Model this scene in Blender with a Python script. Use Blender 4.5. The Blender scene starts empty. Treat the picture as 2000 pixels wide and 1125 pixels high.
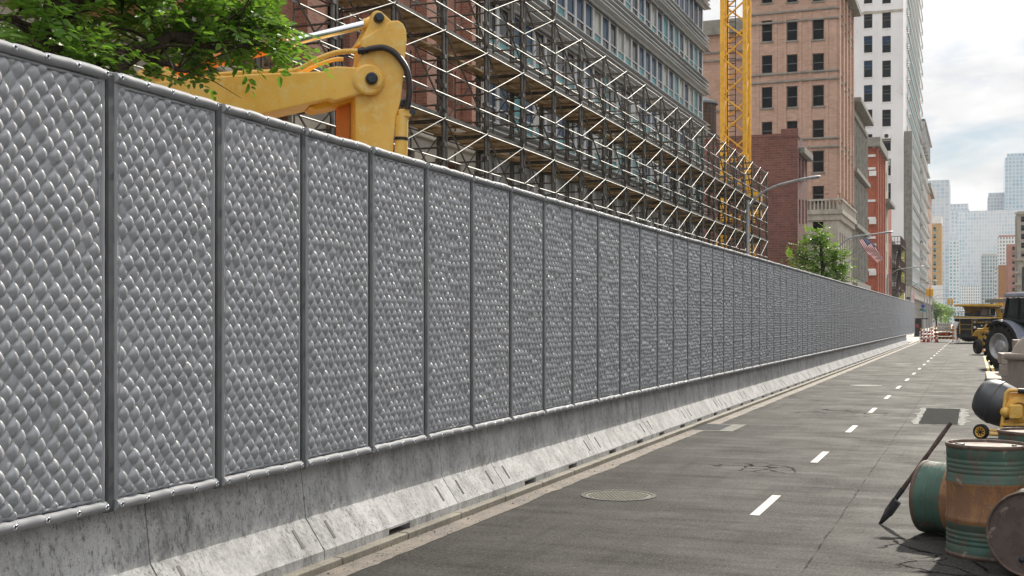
import bpy, math, random
from math import sin, cos, pi, radians, sqrt, floor
from mathutils import Vector, Matrix, noise
random.seed(7)
sc = bpy.context.scene
col = sc.collection
# ------------------------------------------------------------------ camera model
F = 2350.0; CX = 1000.0; HV = 625.0; H = 2.0
TH = math.atan(903.0 / F); S, C = sin(TH), cos(TH)

def at(u, v, D):                       # point at distance D along the view
    a = (u - CX) / F * D
    return Vector((a * C - D * S, a * S + D * C, H + (HV - v) / F * D))
def gp(u, v, z=0.0):                   # point on a level plane
    return at(u, v, (H - z) * F / (v - HV))
def onY(u, v, Y):
    a = (u - CX) / F
    D = Y / (a * S + C)
    return (D * (a * C - S), H + (HV - v) / F * D)
def onX(u, v, X):
    a = (u - CX) / F
    D = X / (a * C - S)
    return (D * (a * S + C), H + (HV - v) / F * D)
def YX(u, X): return onX(u, 0, X)[0]
def ZD(v, D): return H + (HV - v) / F * D
XV = Vector((1, 0, 0)); YV = Vector((0, 1, 0)); RV = Vector((C, S, 0)); FV = Vector((-S, C, 0)); ZV = Vector((0, 0, 1))

# ------------------------------------------------------------------ materials
def nd(nt, t, **k):
    n = nt.nodes.new(t)
    for a, b in k.items():
        if a.startswith('i_'):
            n.inputs[a[2:].replace('_', ' ')].default_value = b
        else: setattr(n, a, b)
    return n
def rgba(c): return (c[0], c[1], c[2], 1)
def base(name):
    m = bpy.data.materials.new(name); m.use_nodes = True
    nt = m.node_tree; nt.nodes.clear()
    out = nd(nt, 'ShaderNodeOutputMaterial'); p = nd(nt, 'ShaderNodeBsdfPrincipled')
    nt.links.new(p.outputs[0], out.inputs[0])
    return m, nt, p, out
def vecsrc(nt, coord='pos', stretch=(1, 1, 1)):
    if coord == 'pos': o = nd(nt, 'ShaderNodeNewGeometry').outputs['Position']
    else: o = nd(nt, 'ShaderNodeTexCoord').outputs['Object']
    mp = nd(nt, 'ShaderNodeMapping'); mp.inputs['Scale'].default_value = stretch
    nt.links.new(o, mp.inputs['Vector'])
    return mp.outputs[0]
def nz(nt, vec, scale, detail=5, rough=.6, dist=0.0):
    n = nd(nt, 'ShaderNodeTexNoise'); n.inputs['Scale'].default_value = scale
    n.inputs['Detail'].default_value = detail; n.inputs['Roughness'].default_value = rough
    n.inputs['Distortion'].default_value = dist
    nt.links.new(vec, n.inputs['Vector']); return n.outputs['Fac']
def rng(nt, f, a, b, c=0.0, d=1.0):
    n = nd(nt, 'ShaderNodeMapRange'); n.inputs['From Min'].default_value = a; n.inputs['From Max'].default_value = b
    n.inputs['To Min'].default_value = c; n.inputs['To Max'].default_value = d
    nt.links.new(f, n.inputs['Value']); return n.outputs[0]
def mixc(nt, f, a, b, mode='MIX'):
    n = nd(nt, 'ShaderNodeMix', data_type='RGBA', blend_type=mode)
    for s, val in ((n.inputs['Factor'], f), (n.inputs[6], a), (n.inputs[7], b)):
        if isinstance(val, (tuple, list)): s.default_value = rgba(val)
        elif isinstance(val, (int, float)): s.default_value = val
        else: nt.links.new(val, s)
    return n.outputs[2]
def mth(nt, op, a, b=None):
    n = nd(nt, 'ShaderNodeMath', operation=op)
    for i, val in enumerate((a, b)):
        if val is None: continue
        if isinstance(val, (int, float)): n.inputs[i].default_value = val
        else: nt.links.new(val, n.inputs[i])
    return n.outputs[0]
def bumpn(nt, p, h, s, d=.02):
    b = nd(nt, 'ShaderNodeBump'); b.inputs['Strength'].default_value = s; b.inputs['Distance'].default_value = d
    nt.links.new(h, b.inputs['Height']); nt.links.new(b.outputs[0], p.inputs['Normal'])
def M(name, c1, c2=None, scale=3, rough=.6, metal=0, bump=0, bscale=None, coord='pos', stretch=(1, 1, 1), ramp=(.42, .62),
      c3=None, scale3=20, ramp3=(.6, .7), bd=.01, spec=None, rvar=0):
    m, nt, p, out = base(name)
    p.inputs['Roughness'].default_value = rough; p.inputs['Metallic'].default_value = metal
    if spec is not None: p.inputs['Specular IOR Level'].default_value = spec
    v = vecsrc(nt, coord, stretch)
    if c2 is None: c2 = tuple(x * .82 for x in c1)
    f = rng(nt, nz(nt, v, scale, 7), *ramp)
    c = mixc(nt, f, c1, c2)
    if c3 is not None:
        f3 = rng(nt, nz(nt, v, scale3, 8, .7), *ramp3)
        c = mixc(nt, f3, c, c3)
    nt.links.new(c, p.inputs['Base Color'])
    if rvar:
        nt.links.new(rng(nt, nz(nt, v, scale * 2.3, 5), .3, .7, rough - rvar, rough + rvar), p.inputs['Roughness'])
    if bump: bumpn(nt, p, nz(nt, v, bscale or scale * 6, 6), bump, bd)
    return m
def brick(name, c1, c2, mortar, bw=.24, rh=.085, ms=.012, dirt=(.5, .5, .5), dirtf=.35, rough=.85, vary=1.0):
    m, nt, p, out = base(name)
    p.inputs['Roughness'].default_value = rough
    g = nd(nt, 'ShaderNodeNewGeometry'); sx = nd(nt, 'ShaderNodeSeparateXYZ'); nt.links.new(g.outputs['Position'], sx.inputs[0])
    cb = nd(nt, 'ShaderNodeCombineXYZ')
    nt.links.new(mth(nt, 'ADD', sx.outputs[0], sx.outputs[1]), cb.inputs[0]); nt.links.new(sx.outputs[2], cb.inputs[1])
    b = nd(nt, 'ShaderNodeTexBrick'); b.inputs['Scale'].default_value = 1
    b.inputs['Brick Width'].default_value = bw; b.inputs['Row Height'].default_value = rh; b.inputs['Mortar Size'].default_value = ms
    b.inputs['Mortar Smooth'].default_value = .2; b.inputs['Bias'].default_value = 0
    b.inputs['Color1'].default_value = rgba(c1); b.inputs['Color2'].default_value = rgba(c2); b.inputs['Mortar'].default_value = rgba(mortar)
    nt.links.new(cb.outputs[0], b.inputs['Vector'])
    d = rng(nt, nz(nt, cb.outputs[0], .35, 8, .65), .4, .7, 0, dirtf)
    c = mixc(nt, d, b.outputs['Color'], dirt, 'MULTIPLY')
    d2 = rng(nt, nz(nt, cb.outputs[0], 2.2, 5, .7), .5, .75, 0, .5 * vary)
    c = mixc(nt, d2, c, tuple(min(1, x * 1.5 + .02) for x in c1))
    nt.links.new(c, p.inputs['Base Color'])
    bumpn(nt, p, b.outputs['Fac'], -.5, .01)
    return m
def curtain(name, glass, frame, pw, fh, ms=.1, alt=None, rough=.25, metal=.0, altf=.5, bw_scale=1.0):
    """a curtain wall: a grid of panes with frames between, each pane its own tone"""
    m, nt, p, out = base(name)
    g = nd(nt, 'ShaderNodeNewGeometry'); sx = nd(nt, 'ShaderNodeSeparateXYZ'); nt.links.new(g.outputs['Position'], sx.inputs[0])
    hx = mth(nt, 'ADD', sx.outputs[0], sx.outputs[1])
    cb = nd(nt, 'ShaderNodeCombineXYZ'); nt.links.new(hx, cb.inputs[0]); nt.links.new(sx.outputs[2], cb.inputs[1])
    b = nd(nt, 'ShaderNodeTexBrick', offset=0.0); b.inputs['Scale'].default_value = 1
    b.inputs['Brick Width'].default_value = pw; b.inputs['Row Height'].default_value = fh; b.inputs['Mortar Size'].default_value = ms
    b.inputs['Mortar Smooth'].default_value = .1
    b.inputs['Color1'].default_value = rgba(glass); b.inputs['Color2'].default_value = rgba(alt or glass); b.inputs['Mortar'].default_value = rgba(frame)
    nt.links.new(cb.outputs[0], b.inputs['Vector'])
    f = rng(nt, nz(nt, cb.outputs[0], .03, 4, .6), .4, .6, 0, altf)
    c = mixc(nt, f, b.outputs['Color'], frame)
    nt.links.new(c, p.inputs['Base Color'])
    p.inputs['Roughness'].default_value = rough; p.inputs['Metallic'].default_value = metal
    return m
# ------------------------------------------------------------------ mesh builder
class MB:
    def __init__(s): s.v = []; s.f = []; s.m = []; s.s = []
    def add(s, vs, fs, m=0, sm=False):
        o = len(s.v); s.v += [tuple(x) for x in vs]
        for f in fs:
            s.f.append([i + o for i in f]); s.m.append(m); s.s.append(sm)
        return s
    def quad(s, a, b, c, d, m=0): return s.add([a, b, c, d], [(0, 1, 2, 3)], m)
    def box(s, x0, x1, y0, y1, z0, z1, m=0):
        if x0 > x1: x0, x1 = x1, x0
        if y0 > y1: y0, y1 = y1, y0
        if z0 > z1: z0, z1 = z1, z0
        vs = [(x0, y0, z0), (x1, y0, z0), (x1, y1, z0), (x0, y1, z0), (x0, y0, z1), (x1, y0, z1), (x1, y1, z1), (x0, y1, z1)]
        return s.add(vs, [(0, 3, 2, 1), (4, 5, 6, 7), (0, 1, 5, 4), (1, 2, 6, 5), (2, 3, 7, 6), (3, 0, 4, 7)], m)
    def obox(s, c, X, Y, Z, m=0):      # centre and three half vectors
        c = Vector(c); vs = []
        for k in (-1, 1):
            for i, j in ((-1, -1), (1, -1), (1, 1), (-1, 1)): vs.append(c + X * i + Y * j + Z * k)
        return s.add(vs, [(0, 3, 2, 1), (4, 5, 6, 7), (0, 1, 5, 4), (1, 2, 6, 5), (2, 3, 7, 6), (3, 0, 4, 7)], m)
    def prism(s, pts, n, t, m=0):      # polygon pts (3-D) extruded +-t along n
        n = Vector(n).normalized(); k = len(pts); pts = [Vector(p) for p in pts]
        nn = Vector((0, 0, 0))
        for i in range(k): nn += pts[i].cross(pts[(i + 1) % k])
        if nn.dot(n) < 0: pts = pts[::-1]
        vs = [p + n * t for p in pts] + [p - n * t for p in pts]
        fs = [tuple(range(k)), tuple(range(2 * k - 1, k - 1, -1))]
        for i in range(k):
            j = (i + 1) % k; fs.append((i, i + k, j + k, j))
        return s.add(vs, fs, m)
    def tube(s, pts, r, n=8, m=0, sm=True, caps=True):
        pts = [Vector(p) for p in pts]; k = len(pts)
        rs = r if isinstance(r, (list, tuple)) else [r] * k
        t0 = (pts[1] - pts[0]).normalized()
        up = Vector((0, 0, 1)) if abs(t0.z) < .9 else Vector((1, 0, 0))
        a = t0.cross(up).normalized(); o = len(s.v); vs = []
        for i in range(k):
            if i == 0: t = pts[1] - pts[0]
            elif i == k - 1: t = pts[-1] - pts[-2]
            else: t = (pts[i + 1] - pts[i]).normalized() + (pts[i] - pts[i - 1]).normalized()
            t = t.normalized(); a = (a - t * a.dot(t)).normalized(); b = t.cross(a)
            for j in range(n):
                an = 2 * pi * j / n; vs.append(pts[i] + (a * cos(an) + b * sin(an)) * rs[i])
        fs = []
        for i in range(k - 1):
            for j in range(n):
                q = (j + 1) % n; fs.append((i * n + j, i * n + q, (i + 1) * n + q, (i + 1) * n + j))
        s.add(vs, fs, m, sm)
        if caps:
            s.add(vs[:n], [tuple(range(n - 1, -1, -1))], m); s.add(vs[-n:], [tuple(range(n))], m)
        return s
    def lathe(s, prof, O=(0, 0, 0), ax=(0, 0, 1), n=32, m=0, sm=True, mi=None, jit=None):
        ax = Vector(ax).normalized(); up = Vector((1, 0, 0)) if abs(ax.x) < .9 else Vector((0, 0, 1))
        a = ax.cross(up).normalized(); b = ax.cross(a); O = Vector(O); vs = []
        for (r, z) in prof:
            for j in range(n):
                an = 2 * pi * j / n; rr = r
                if jit: rr = r + jit(an, z)
                vs.append(O + ax * z + (a * cos(an) + b * sin(an)) * rr)
        o = len(s.v); s.v += [tuple(x) for x in vs]
        for i in range(len(prof) - 1):
            for j in range(n):
                q = (j + 1) % n; s.f.append([o + i * n + j, o + i * n + q, o + (i + 1) * n + q, o + (i + 1) * n + j])
                s.m.append(mi[i] if mi else m); s.s.append(sm)
        return s
    def build(s, name, mats, parent=None, local=False, bevel=0, seg=2, autosm=False):
        me = bpy.data.meshes.new(name)
        off = Vector((0, 0, 0))
        if parent is not None and not local:
            p = parent
            while p is not None: off += p.location; p = p.parent
        vs = [(x - off.x, y - off.y, z - off.z) for x, y, z in s.v] if off.length else s.v
        me.from_pydata(vs, [], s.f)
        if not isinstance(mats, (list, tuple)): mats = [mats]
        for m in mats: me.materials.append(m)
        me.polygons.foreach_set('material_index', s.m); me.polygons.foreach_set('use_smooth', s.s)
        me.update()
        o = bpy.data.objects.new(name, me); col.objects.link(o)
        if parent is not None: o.parent = parent
        if bevel:
            b = o.modifiers.new('b', 'BEVEL'); b.width = bevel; b.segments = seg; b.limit_method = 'ANGLE'; b.angle_limit = radians(35)
        return o
def thing(name, label, cat, loc=(0, 0, 0), rz=0.0, group=None):
    o = bpy.data.objects.new(name, None); o.empty_display_size = .2; col.objects.link(o)
    o.location = loc; o.rotation_euler = (0, 0, rz); o['label'] = label; o['category'] = cat
    if group: o['group'] = group
    return o
def tag(o, label, cat, group=None):
    o['label'] = label; o['category'] = cat
    if group: o['group'] = group
    return o
def struct(o, kind='structure'):
    o['kind'] = kind; return o
def link_copy(src, parent=None, loc=None):
    c = src.copy(); col.objects.link(c)
    c.parent = parent
    if loc is not None: c.location = loc
    return c
def copy_tree(o, parent=None):
    c = o.copy(); col.objects.link(c); c.parent = parent
    for ch in list(o.children): copy_tree(ch, c)
    return c
def inst(mesh, name, parent, loc, rz=0.0):       # an object on a shared mesh, placed in world space under a root
    o = bpy.data.objects.new(name, mesh); col.objects.link(o)
    off = Vector((0, 0, 0)); p = parent
    while p is not None: off += p.location; p = p.parent
    o.parent = parent; o.location = Vector(loc) - off; o.rotation_euler = (0, 0, rz)
    return o
# ------------------------------------------------------------------ material set
MT = {}
MT['galv'] = M('galvanised', (.42, .43, .44), (.3, .31, .32), 12, .45, .7, coord='obj')
MT['tube'] = M('dull scaffold tube', (.30, .30, .29), (.2, .2, .19), 5, .5, .6)
MT['scaf'] = M('scaffold steel', (.16, .155, .14), (.09, .085, .075), 6, .45, .7, c3=(.16, .09, .05), scale3=8, ramp3=(.62, .75))
MT['brace'] = M('sun-glint steel', (.46, .46, .44), (.32, .32, .31), 5, .5, .6)  # same steel as the other tubes, sun glint painted in as lighter colour
MT['plank'] = M('plank wood', (.42, .30, .16), (.27, .18, .09), 5, .8, stretch=(1, .3, 1))
MT['steel'] = M('post steel', (.13, .137, .143), (.10, .106, .112), 8, .5, .3)
MT['yellow'] = M('machine yellow', (.88, .53, .11), (.80, .44, .07), 2.6, .36, 0, bump=.06, bscale=24, c3=(.84, .59, .20), scale3=9, ramp3=(.5, .64), rvar=.12)
MT['yellow2'] = M('crane yellow', (.82, .45, .03), (.68, .34, .02), 3, .4, 0, c3=(.5, .28, .05), scale3=6, ramp3=(.62, .75))
MT['amber'] = M('truck yellow', (.55, .32, .03), (.40, .22, .02), 2.2, .42, 0, c3=(.25, .15, .04), scale3=4, ramp3=(.58, .72))
MT['orange'] = M('orange', (.75, .22, .02), (.6, .18, .02), 3, .5)
MT['black'] = M('black', (.012, .012, .013), (.02, .02, .02), 8, .45)
MT['rubber'] = M('rubber', (.02, .02, .02), (.035, .033, .03), 6, .85, bump=.2)
MT['hose'] = M('hose rubber', (.035, .022, .024), (.02, .014, .016), 20, .42)
MT['pin'] = M('pin steel', (.045, .055, .07), (.03, .035, .045), 20, .4, .6)
MT['chrome'] = M('chrome', (.75, .78, .82), (.7, .72, .75), 4, .12, 1)
MT['white'] = M('white paint', (.78, .78, .77), (.68, .68, .66), 2, .6)
MT['glassd'] = M('dark glass', (.004, .004, .005), (.012, .013, .015), .8, .12, 0, coord='pos', ramp=(.3, .7), spec=.12)
MT['glassb'] = M('blue glass', (.015, .04, .085), (.02, .055, .10), .9, .2, 0, ramp=(.3, .7), spec=.06)
MT['teal'] = M('teal glass', (.06, .2, .21), (.12, .33, .34), 1.2, .3, 0, ramp=(.3, .7), spec=.1)
MT['curt'] = M('curtain glass', (.33, .32, .25), (.2, .2, .17), 1.2, .2, 0)
MT['wframe'] = M('window frame', (.1, .1, .1), (.07, .07, .07), 5, .5)
MT['wframel'] = M('light window frame', (.5, .5, .49), (.42, .42, .41), 5, .5)
MT['blind'] = M('window blind', (.42, .42, .4), (.34, .34, .33), 2, .6)
MT['alum'] = M('aluminium cladding', (.52, .52, .51), (.42, .42, .41), 1.1, .45, .25, stretch=(1, .2, 3))
MT['bark'] = M('bark', (.07, .045, .03), (.035, .025, .018), 18, .95, bump=.7, stretch=(1, 1, .25), bd=.03)
MT['stone'] = M('limestone', (.44, .40, .34), (.33, .30, .25), 1.3, .85, bump=.15, c3=(.22, .2, .17), scale3=.9, ramp3=(.58, .75), stretch=(1, 1, .5))
MT['greystone'] = M('grey stone', (.27, .26, .23), (.19, .185, .165), 1.6, .85, bump=.15)
MT['whitewall'] = M('white render', (.78, .78, .79), (.70, .70, .715), .25, .8, c3=(.45, .45, .45), scale3=.5, ramp3=(.62, .8), stretch=(1, 1, .6))
MT['beige'] = M('beige cladding', (.5, .44, .37), (.42, .37, .31), .5, .8)
MT['roof'] = M('roof felt', (.12, .12, .12), (.08, .08, .08), 1, .9)
MT['brickR'] = brick('scaffold brick', (.42, .17, .10), (.30, .11, .07), (.30, .24, .2), .24, .085, .012)
MT['brickD'] = brick('maroon brick', (.22, .092, .076), (.15, .062, .055), (.2, .14, .12), .5, .16, .02, dirt=(.55, .45, .42), dirtf=.6)
MT['brickT'] = brick('tan brick', (.55, .345, .265), (.44, .27, .205), (.45, .36, .28), .5, .16, .02, dirt=(.75, .72, .68), dirtf=.5, vary=.6)
MT['brickO'] = brick('orange red brick', (.42, .095, .045), (.32, .07, .035), (.3, .15, .1), .5, .16, .02)
MT['brickY'] = brick('yellow tan brick', (.55, .36, .16), (.46, .29, .12), (.45, .33, .2), .9, .3, .03)
MT['brickP'] = brick('pink brick', (.5, .25, .2), (.42, .2, .16), (.45, .3, .25), .9, .3, .03)
MT['brickG'] = brick('grey brick', (.42, .41, .41), (.34, .335, .34), (.4, .4, .4), .5, .16, .02)
MT['brickU'] = brick('umber brick', (.38, .17, .05), (.3, .12, .035), (.3, .18, .1), .9, .3, .03)

# fence vinyl
def vinyl():
    m, nt, p, out = base('grey vinyl')
    v = vecsrc(nt, 'pos')
    c = mixc(nt, rng(nt, nz(nt, v, 1.1, 6), .35, .7), (.435, .447, .47), (.395, .407, .43))
    c = mixc(nt, rng(nt, nz(nt, v, 30, 4, .8), .62, .75, 0, .35), c, (.2, .2, .2))
    nt.links.new(c, p.inputs['Base Color'])
    p.inputs['Roughness'].default_value = .33
    nt.links.new(rng(nt, nz(nt, v, 4, 4), .3, .7, .42, .50), p.inputs['Roughness'])
    bumpn(nt, p, nz(nt, v, 45, 3), .1, .004)
    return m
MT['vinyl'] = vinyl()
MT['hemv'] = M('hem vinyl', (.36, .37, .39), (.30, .31, .325), 3, .62, spec=.25, c3=(.18, .18, .18), scale3=14, ramp3=(.62, .75))
# concrete barrier
def concrete(name, a, b, dark, streak=1.0, pit=1.0):
    m, nt, p, out = base(name)
    v = vecsrc(nt, 'pos'); vs = vecsrc(nt, 'pos', (2.6, 2.6, 1.1)); vf = vecsrc(nt, 'pos', (13, 13, 7.0))
    c = mixc(nt, rng(nt, nz(nt, v, 1.4, 8, .7), .38, .64), a, b)
    st = rng(nt, nz(nt, vs, 1.7, 11, .82), .45, .62, 0, .78 * streak)
    c = mixc(nt, st, c, dark)
    wh = rng(nt, nz(nt, v, 2.3, 10, .8), .52, .68, 0, .6)
    c = mixc(nt, wh, c, tuple(min(.8, x * 1.35) for x in a))
    pt = mth(nt, 'MULTIPLY', rng(nt, nz(nt, vf, 2.3, 10, .85), .53, .58, 0, .75 * pit), rng(nt, nz(nt, v, 1.1, 4), .42, .54))
    c = mixc(nt, pt, c, tuple(x * .5 for x in dark))
    sp = rng(nt, nz(nt, v, 60, 3, .8), .58, .68, 0, .6)
    c = mixc(nt, sp, c, tuple(x * .6 for x in dark))
    nt.links.new(c, p.inputs['Base Color']); p.inputs['Roughness'].default_value = .72
    h = mth(nt, 'ADD', nz(nt, v, 22, 8, .7), mth(nt, 'MULTIPLY', pt, -.5))
    bumpn(nt, p, h, .35, .012)
    return m
MT['conc'] = concrete('barrier concrete', (.56, .565, .565), (.45, .452, .452), (.15, .15, .147), .9)
MT['concb'] = concrete('block concrete', (.42, .36, .31), (.33, .28, .24), (.22, .19, .16), .4, .3)
MT['kerbm'] = concrete('kerb stone', (.30, .27, .22), (.2, .185, .15), (.12, .11, .09), .5)
MT['walk'] = concrete('pavement concrete', (.38, .37, .35), (.3, .295, .28), (.2, .2, .19), .3)
MT['gutter'] = concrete('gutter concrete', (.27, .23, .19), (.19, .165, .14), (.09, .08, .07), .7)
MT['dirt'] = M('site dirt', (.3, .25, .19), (.2, .165, .12), .6, .95, bump=.6, bscale=4)

def asphalt():
    m, nt, p, out = base('asphalt')
    v = vecsrc(nt, 'pos'); vy = vecsrc(nt, 'pos', (2.2, .12, 1)); vx = vecsrc(nt, 'pos', (.25, 1.6, 1))
    c = mixc(nt, rng(nt, nz(nt, v, .45, 7, .65), .35, .65), (.045, .043, .039), (.024, .0235, .022))
    c = mixc(nt, rng(nt, nz(nt, vy, 1, 4), .45, .68, 0, .5), c, (.066, .063, .058))
    c = mixc(nt, rng(nt, nz(nt, vx, 1.6, 8, .7), .48, .62, 0, .75), c, (.024, .0235, .023))
    ag = nd(nt, 'ShaderNodeTexVoronoi'); ag.inputs['Scale'].default_value = 95; nt.links.new(v, ag.inputs['Vector'])
    cg = nd(nt, 'ShaderNodeSeparateColor'); nt.links.new(ag.outputs['Color'], cg.inputs[0])
    c = mixc(nt, rng(nt, cg.outputs[0], .55, 1, 0, .6), c, (.15, .145, .135))
    c = mixc(nt, rng(nt, cg.outputs[1], .6, 1, 0, .6), c, (.018, .018, .018))
    c = mixc(nt, rng(nt, nz(nt, v, 30, 4, .95), .5, .66, 0, .85), c, (.12, .114, .10))
    c = mixc(nt, rng(nt, nz(nt, v, 36, 4, .95), .5, .66, 0, .85), c, (.009, .009, .009))
    tyre = mth(nt, 'MULTIPLY', rng(nt, nz(nt, vy, 2.2, 3, .5), .5, .62), rng(nt, nz(nt, v, .35, 4), .42, .6, 0, .5))
    c = mixc(nt, tyre, c, (.022, .021, .02))
    # cracks near a few worn places
    warp = nd(nt, 'ShaderNodeTexNoise'); warp.inputs['Scale'].default_value = 2.5; warp.inputs['Detail'].default_value = 6
    nt.links.new(v, warp.inputs['Vector'])
    wv = nd(nt, 'ShaderNodeVectorMath', operation='MULTIPLY_ADD'); nt.links.new(warp.outputs['Color'], wv.inputs[0])
    wv.inputs[1].default_value = (.5, .5, 0); nt.links.new(v, wv.inputs[2])
    crack = None
    for (u, w, rad, scl) in ((1478, 913, .95, 2.6), (1640, 806, 1.7, 1.5), (1800, 1068, .9, 1.7), (1860, 1110, .7, 2.2), (1850, 935, .5, 2.0), (1500, 775, 2.0, 1.2)):
        g = gp(u, w)
        ds = nd(nt, 'ShaderNodeVectorMath', operation='DISTANCE'); nt.links.new(v, ds.inputs[0]); ds.inputs[1].default_value = (g.x, g.y, 0)
        vo = nd(nt, 'ShaderNodeTexVoronoi', feature='DISTANCE_TO_EDGE'); vo.inputs['Scale'].default_value = scl
        nt.links.new(wv.outputs[0], vo.inputs['Vector'])
        ln = rng(nt, vo.outputs['Distance'], .009 * scl, .021 * scl, 1, 0)
        dd = mth(nt, 'ADD', ds.outputs['Value'], mth(nt, 'MULTIPLY', nz(nt, v, 2.4, 3), 1.1 * rad))
        mk = mth(nt, 'MULTIPLY', ln, rng(nt, dd, rad * 1.0, rad * 1.25, .95, 0))
        crack = mk if crack is None else mth(nt, 'MAXIMUM', crack, mk)
    # the long paving joint
    sx = nd(nt, 'ShaderNodeSeparateXYZ'); nt.links.new(v, sx.inputs[0])
    jx = mth(nt, 'ABSOLUTE', mth(nt, 'ADD', mth(nt, 'ADD', sx.outputs[0], 1.235), mth(nt, 'MULTIPLY', nz(nt, v, 1.2, 5), .07)))
    joint = mth(nt, 'MULTIPLY', rng(nt, jx, .004, .013, 1, 0), rng(nt, nz(nt, v, 3, 3), .35, .55, 0, .7))
    crack = mth(nt, 'MAXIMUM', crack, joint)
    c = mixc(nt, crack, c, (.012, .012, .012))
    nt.links.new(c, p.inputs['Base Color'])
    nt.links.new(rng(nt, nz(nt, v, .9, 4), .3, .7, .66, .82), p.inputs['Roughness'])
    spv = mth(nt, 'MULTIPLY', rng(nt, nz(nt, vx, 2.2, 8, .75), .35, .65, .05, .2), mth(nt, 'SUBTRACT', 1, crack))
    nt.links.new(spv, p.inputs['Specular IOR Level'])
    h = mth(nt, 'ADD', mth(nt, 'MULTIPLY', cg.outputs[2], .5), mth(nt, 'MULTIPLY', crack, -.5))
    bumpn(nt, p, h, .55, .006)
    return m
MT['asph'] = asphalt()

def drum_paint(name, c1, c2, rust):
    m, nt, p, out = base(name)
    v = vecsrc(nt, 'obj'); vs = vecsrc(nt, 'obj', (1, 1, .45))
    c = mixc(nt, rng(nt, nz(nt, v, 3.5, 7, .65), .35, .65), c1, c2)
    c = mixc(nt, rng(nt, nz(nt, vs, 5, 10, .8), .51, .55, 0, .8), c, rust)
    c = mixc(nt, rng(nt, nz(nt, v, 26, 7, .75), .62, .68, 0, .85), c, tuple(x * .3 for x in rust))
    c = mixc(nt, rng(nt, nz(nt, v, 9, 6, .6, .5), .63, .68, 0, .6), c, (.34, .3, .24))
    nt.links.new(c, p.inputs['Base Color'])
    nt.links.new(rng(nt, nz(nt, v, 6, 4), .3, .7, .5, .85), p.inputs['Roughness'])
    bumpn(nt, p, nz(nt, v, 22, 7, .7), .35, .008)
    return m
MT['dgreen'] = drum_paint('green drum paint', (.075, .15, .118), (.055, .105, .085), (.13, .095, .075))
MT['dorange'] = drum_paint('rusty orange drum band', (.36, .19, .085), (.27, .135, .06), (.2, .105, .06))
MT['drust'] = drum_paint('rusty drum rim', (.15, .10, .075), (.11, .075, .06), (.09, .06, .045))
MT['dlid'] = drum_paint('dusty drum lid', (.30, .235, .205), (.25, .195, .17), (.2, .15, .125))
MT['dlid2'] = drum_paint('brown drum lid', (.12, .088, .078), (.1, .075, .065), (.08, .055, .045))

def leafm(name, a, b, tr):
    m, nt, p, out = base(name)
    oi = nd(nt, 'ShaderNodeNewGeometry')
    f = rng(nt, oi.outputs['Random Per Island'], 0, 1)
    c = mixc(nt, f, a, b); nt.links.new(c, p.inputs['Base Color'])
    p.inputs['Roughness'].default_value = .38
    t = nd(nt, 'ShaderNodeBsdfTranslucent'); mx = nd(nt, 'ShaderNodeMixShader'); mx.inputs[0].default_value = .42
    nt.links.new(mixc(nt, f, tr, tuple(x * .75 for x in tr)), t.inputs[0])
    nt.links.new(p.outputs[0], mx.inputs[1]); nt.links.new(t.outputs[0], mx.inputs[2]); nt.links.new(mx.outputs[0], out.inputs[0])
    return m
MT['leaf'] = leafm('leaf', (.06, .16, .02), (.125, .245, .03), (.27, .52, .045))
MT['leaf2'] = leafm('street tree leaf', (.08, .17, .025), (.14, .25, .035), (.30, .52, .05))

# ------------------------------------------------------------------ world, sun, camera
w = bpy.data.worlds.new("World"); sc.world = w; w.use_nodes = True
nt = w.node_tree; nt.nodes.clear()
wo = nd(nt, 'ShaderNodeOutputWorld'); bg = nd(nt, 'ShaderNodeBackground'); nt.links.new(bg.outputs[0], wo.inputs[0])
SUN = Vector((.176, 1.52, 1.0)).normalized()
el = math.asin(SUN.z); az = math.atan2(SUN.x, SUN.y)
sky = nd(nt, 'ShaderNodeTexSky', sky_type='NISHITA', sun_disc=False, sun_elevation=el, sun_rotation=az, air_density=1.0, dust_density=.3, ozone_density=1.2)
tc = nd(nt, 'ShaderNodeTexCoord'); sx = nd(nt, 'ShaderNodeSeparateXYZ'); nt.links.new(tc.outputs['Generated'], sx.inputs[0])
zz = mth(nt, 'ADD', mth(nt, 'MAXIMUM', sx.outputs[2], 0.0), .22)
cb = nd(nt, 'ShaderNodeCombineXYZ'); nt.links.new(mth(nt, 'DIVIDE', sx.outputs[0], zz), cb.inputs[0]); nt.links.new(mth(nt, 'DIVIDE', sx.outputs[1], zz), cb.inputs[1])
cn = rng(nt, nz(nt, cb.outputs[0], 1.5, 9, .58, .3), .36, .52)
cs = rng(nt, nz(nt, cb.outputs[0], 2.6, 8, .55, .2), .40, .66)
skyc = nd(nt, 'ShaderNodeVectorMath', operation='SCALE'); nt.links.new(sky.outputs[0], skyc.inputs[0]); skyc.inputs['Scale'].default_value = .6
cloud = mixc(nt, cs, (9.5, 9.4, 9.3), (6.8, 6.75, 6.75))
up_ = nd(nt, 'ShaderNodeVectorMath', operation='SCALE'); nt.links.new(cloud, up_.inputs[0])
nt.links.new(rng(nt, sx.outputs[2], .25, .65, 1.0, 1.85), up_.inputs['Scale']); cloud = up_.outputs[0]
mx = mixc(nt, mth(nt, 'MULTIPLY', cn, .97), skyc.outputs[0], cloud)
nt.links.new(mx, bg.inputs[0]); bg.inputs[1].default_value = .1
sd = bpy.data.lights.new('sun', 'SUN'); sd.energy = 4.3; sd.angle = radians(1.8); sd.color = (1, .925, .80)
so = bpy.data.objects.new('sun', sd); col.objects.link(so); so.rotation_euler = SUN.to_track_quat('Z', 'Y').to_euler()
so.location = (20, 60, 60)
cd = bpy.data.cameras.new('camera'); co = bpy.data.objects.new('camera', cd); col.objects.link(co)
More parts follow.
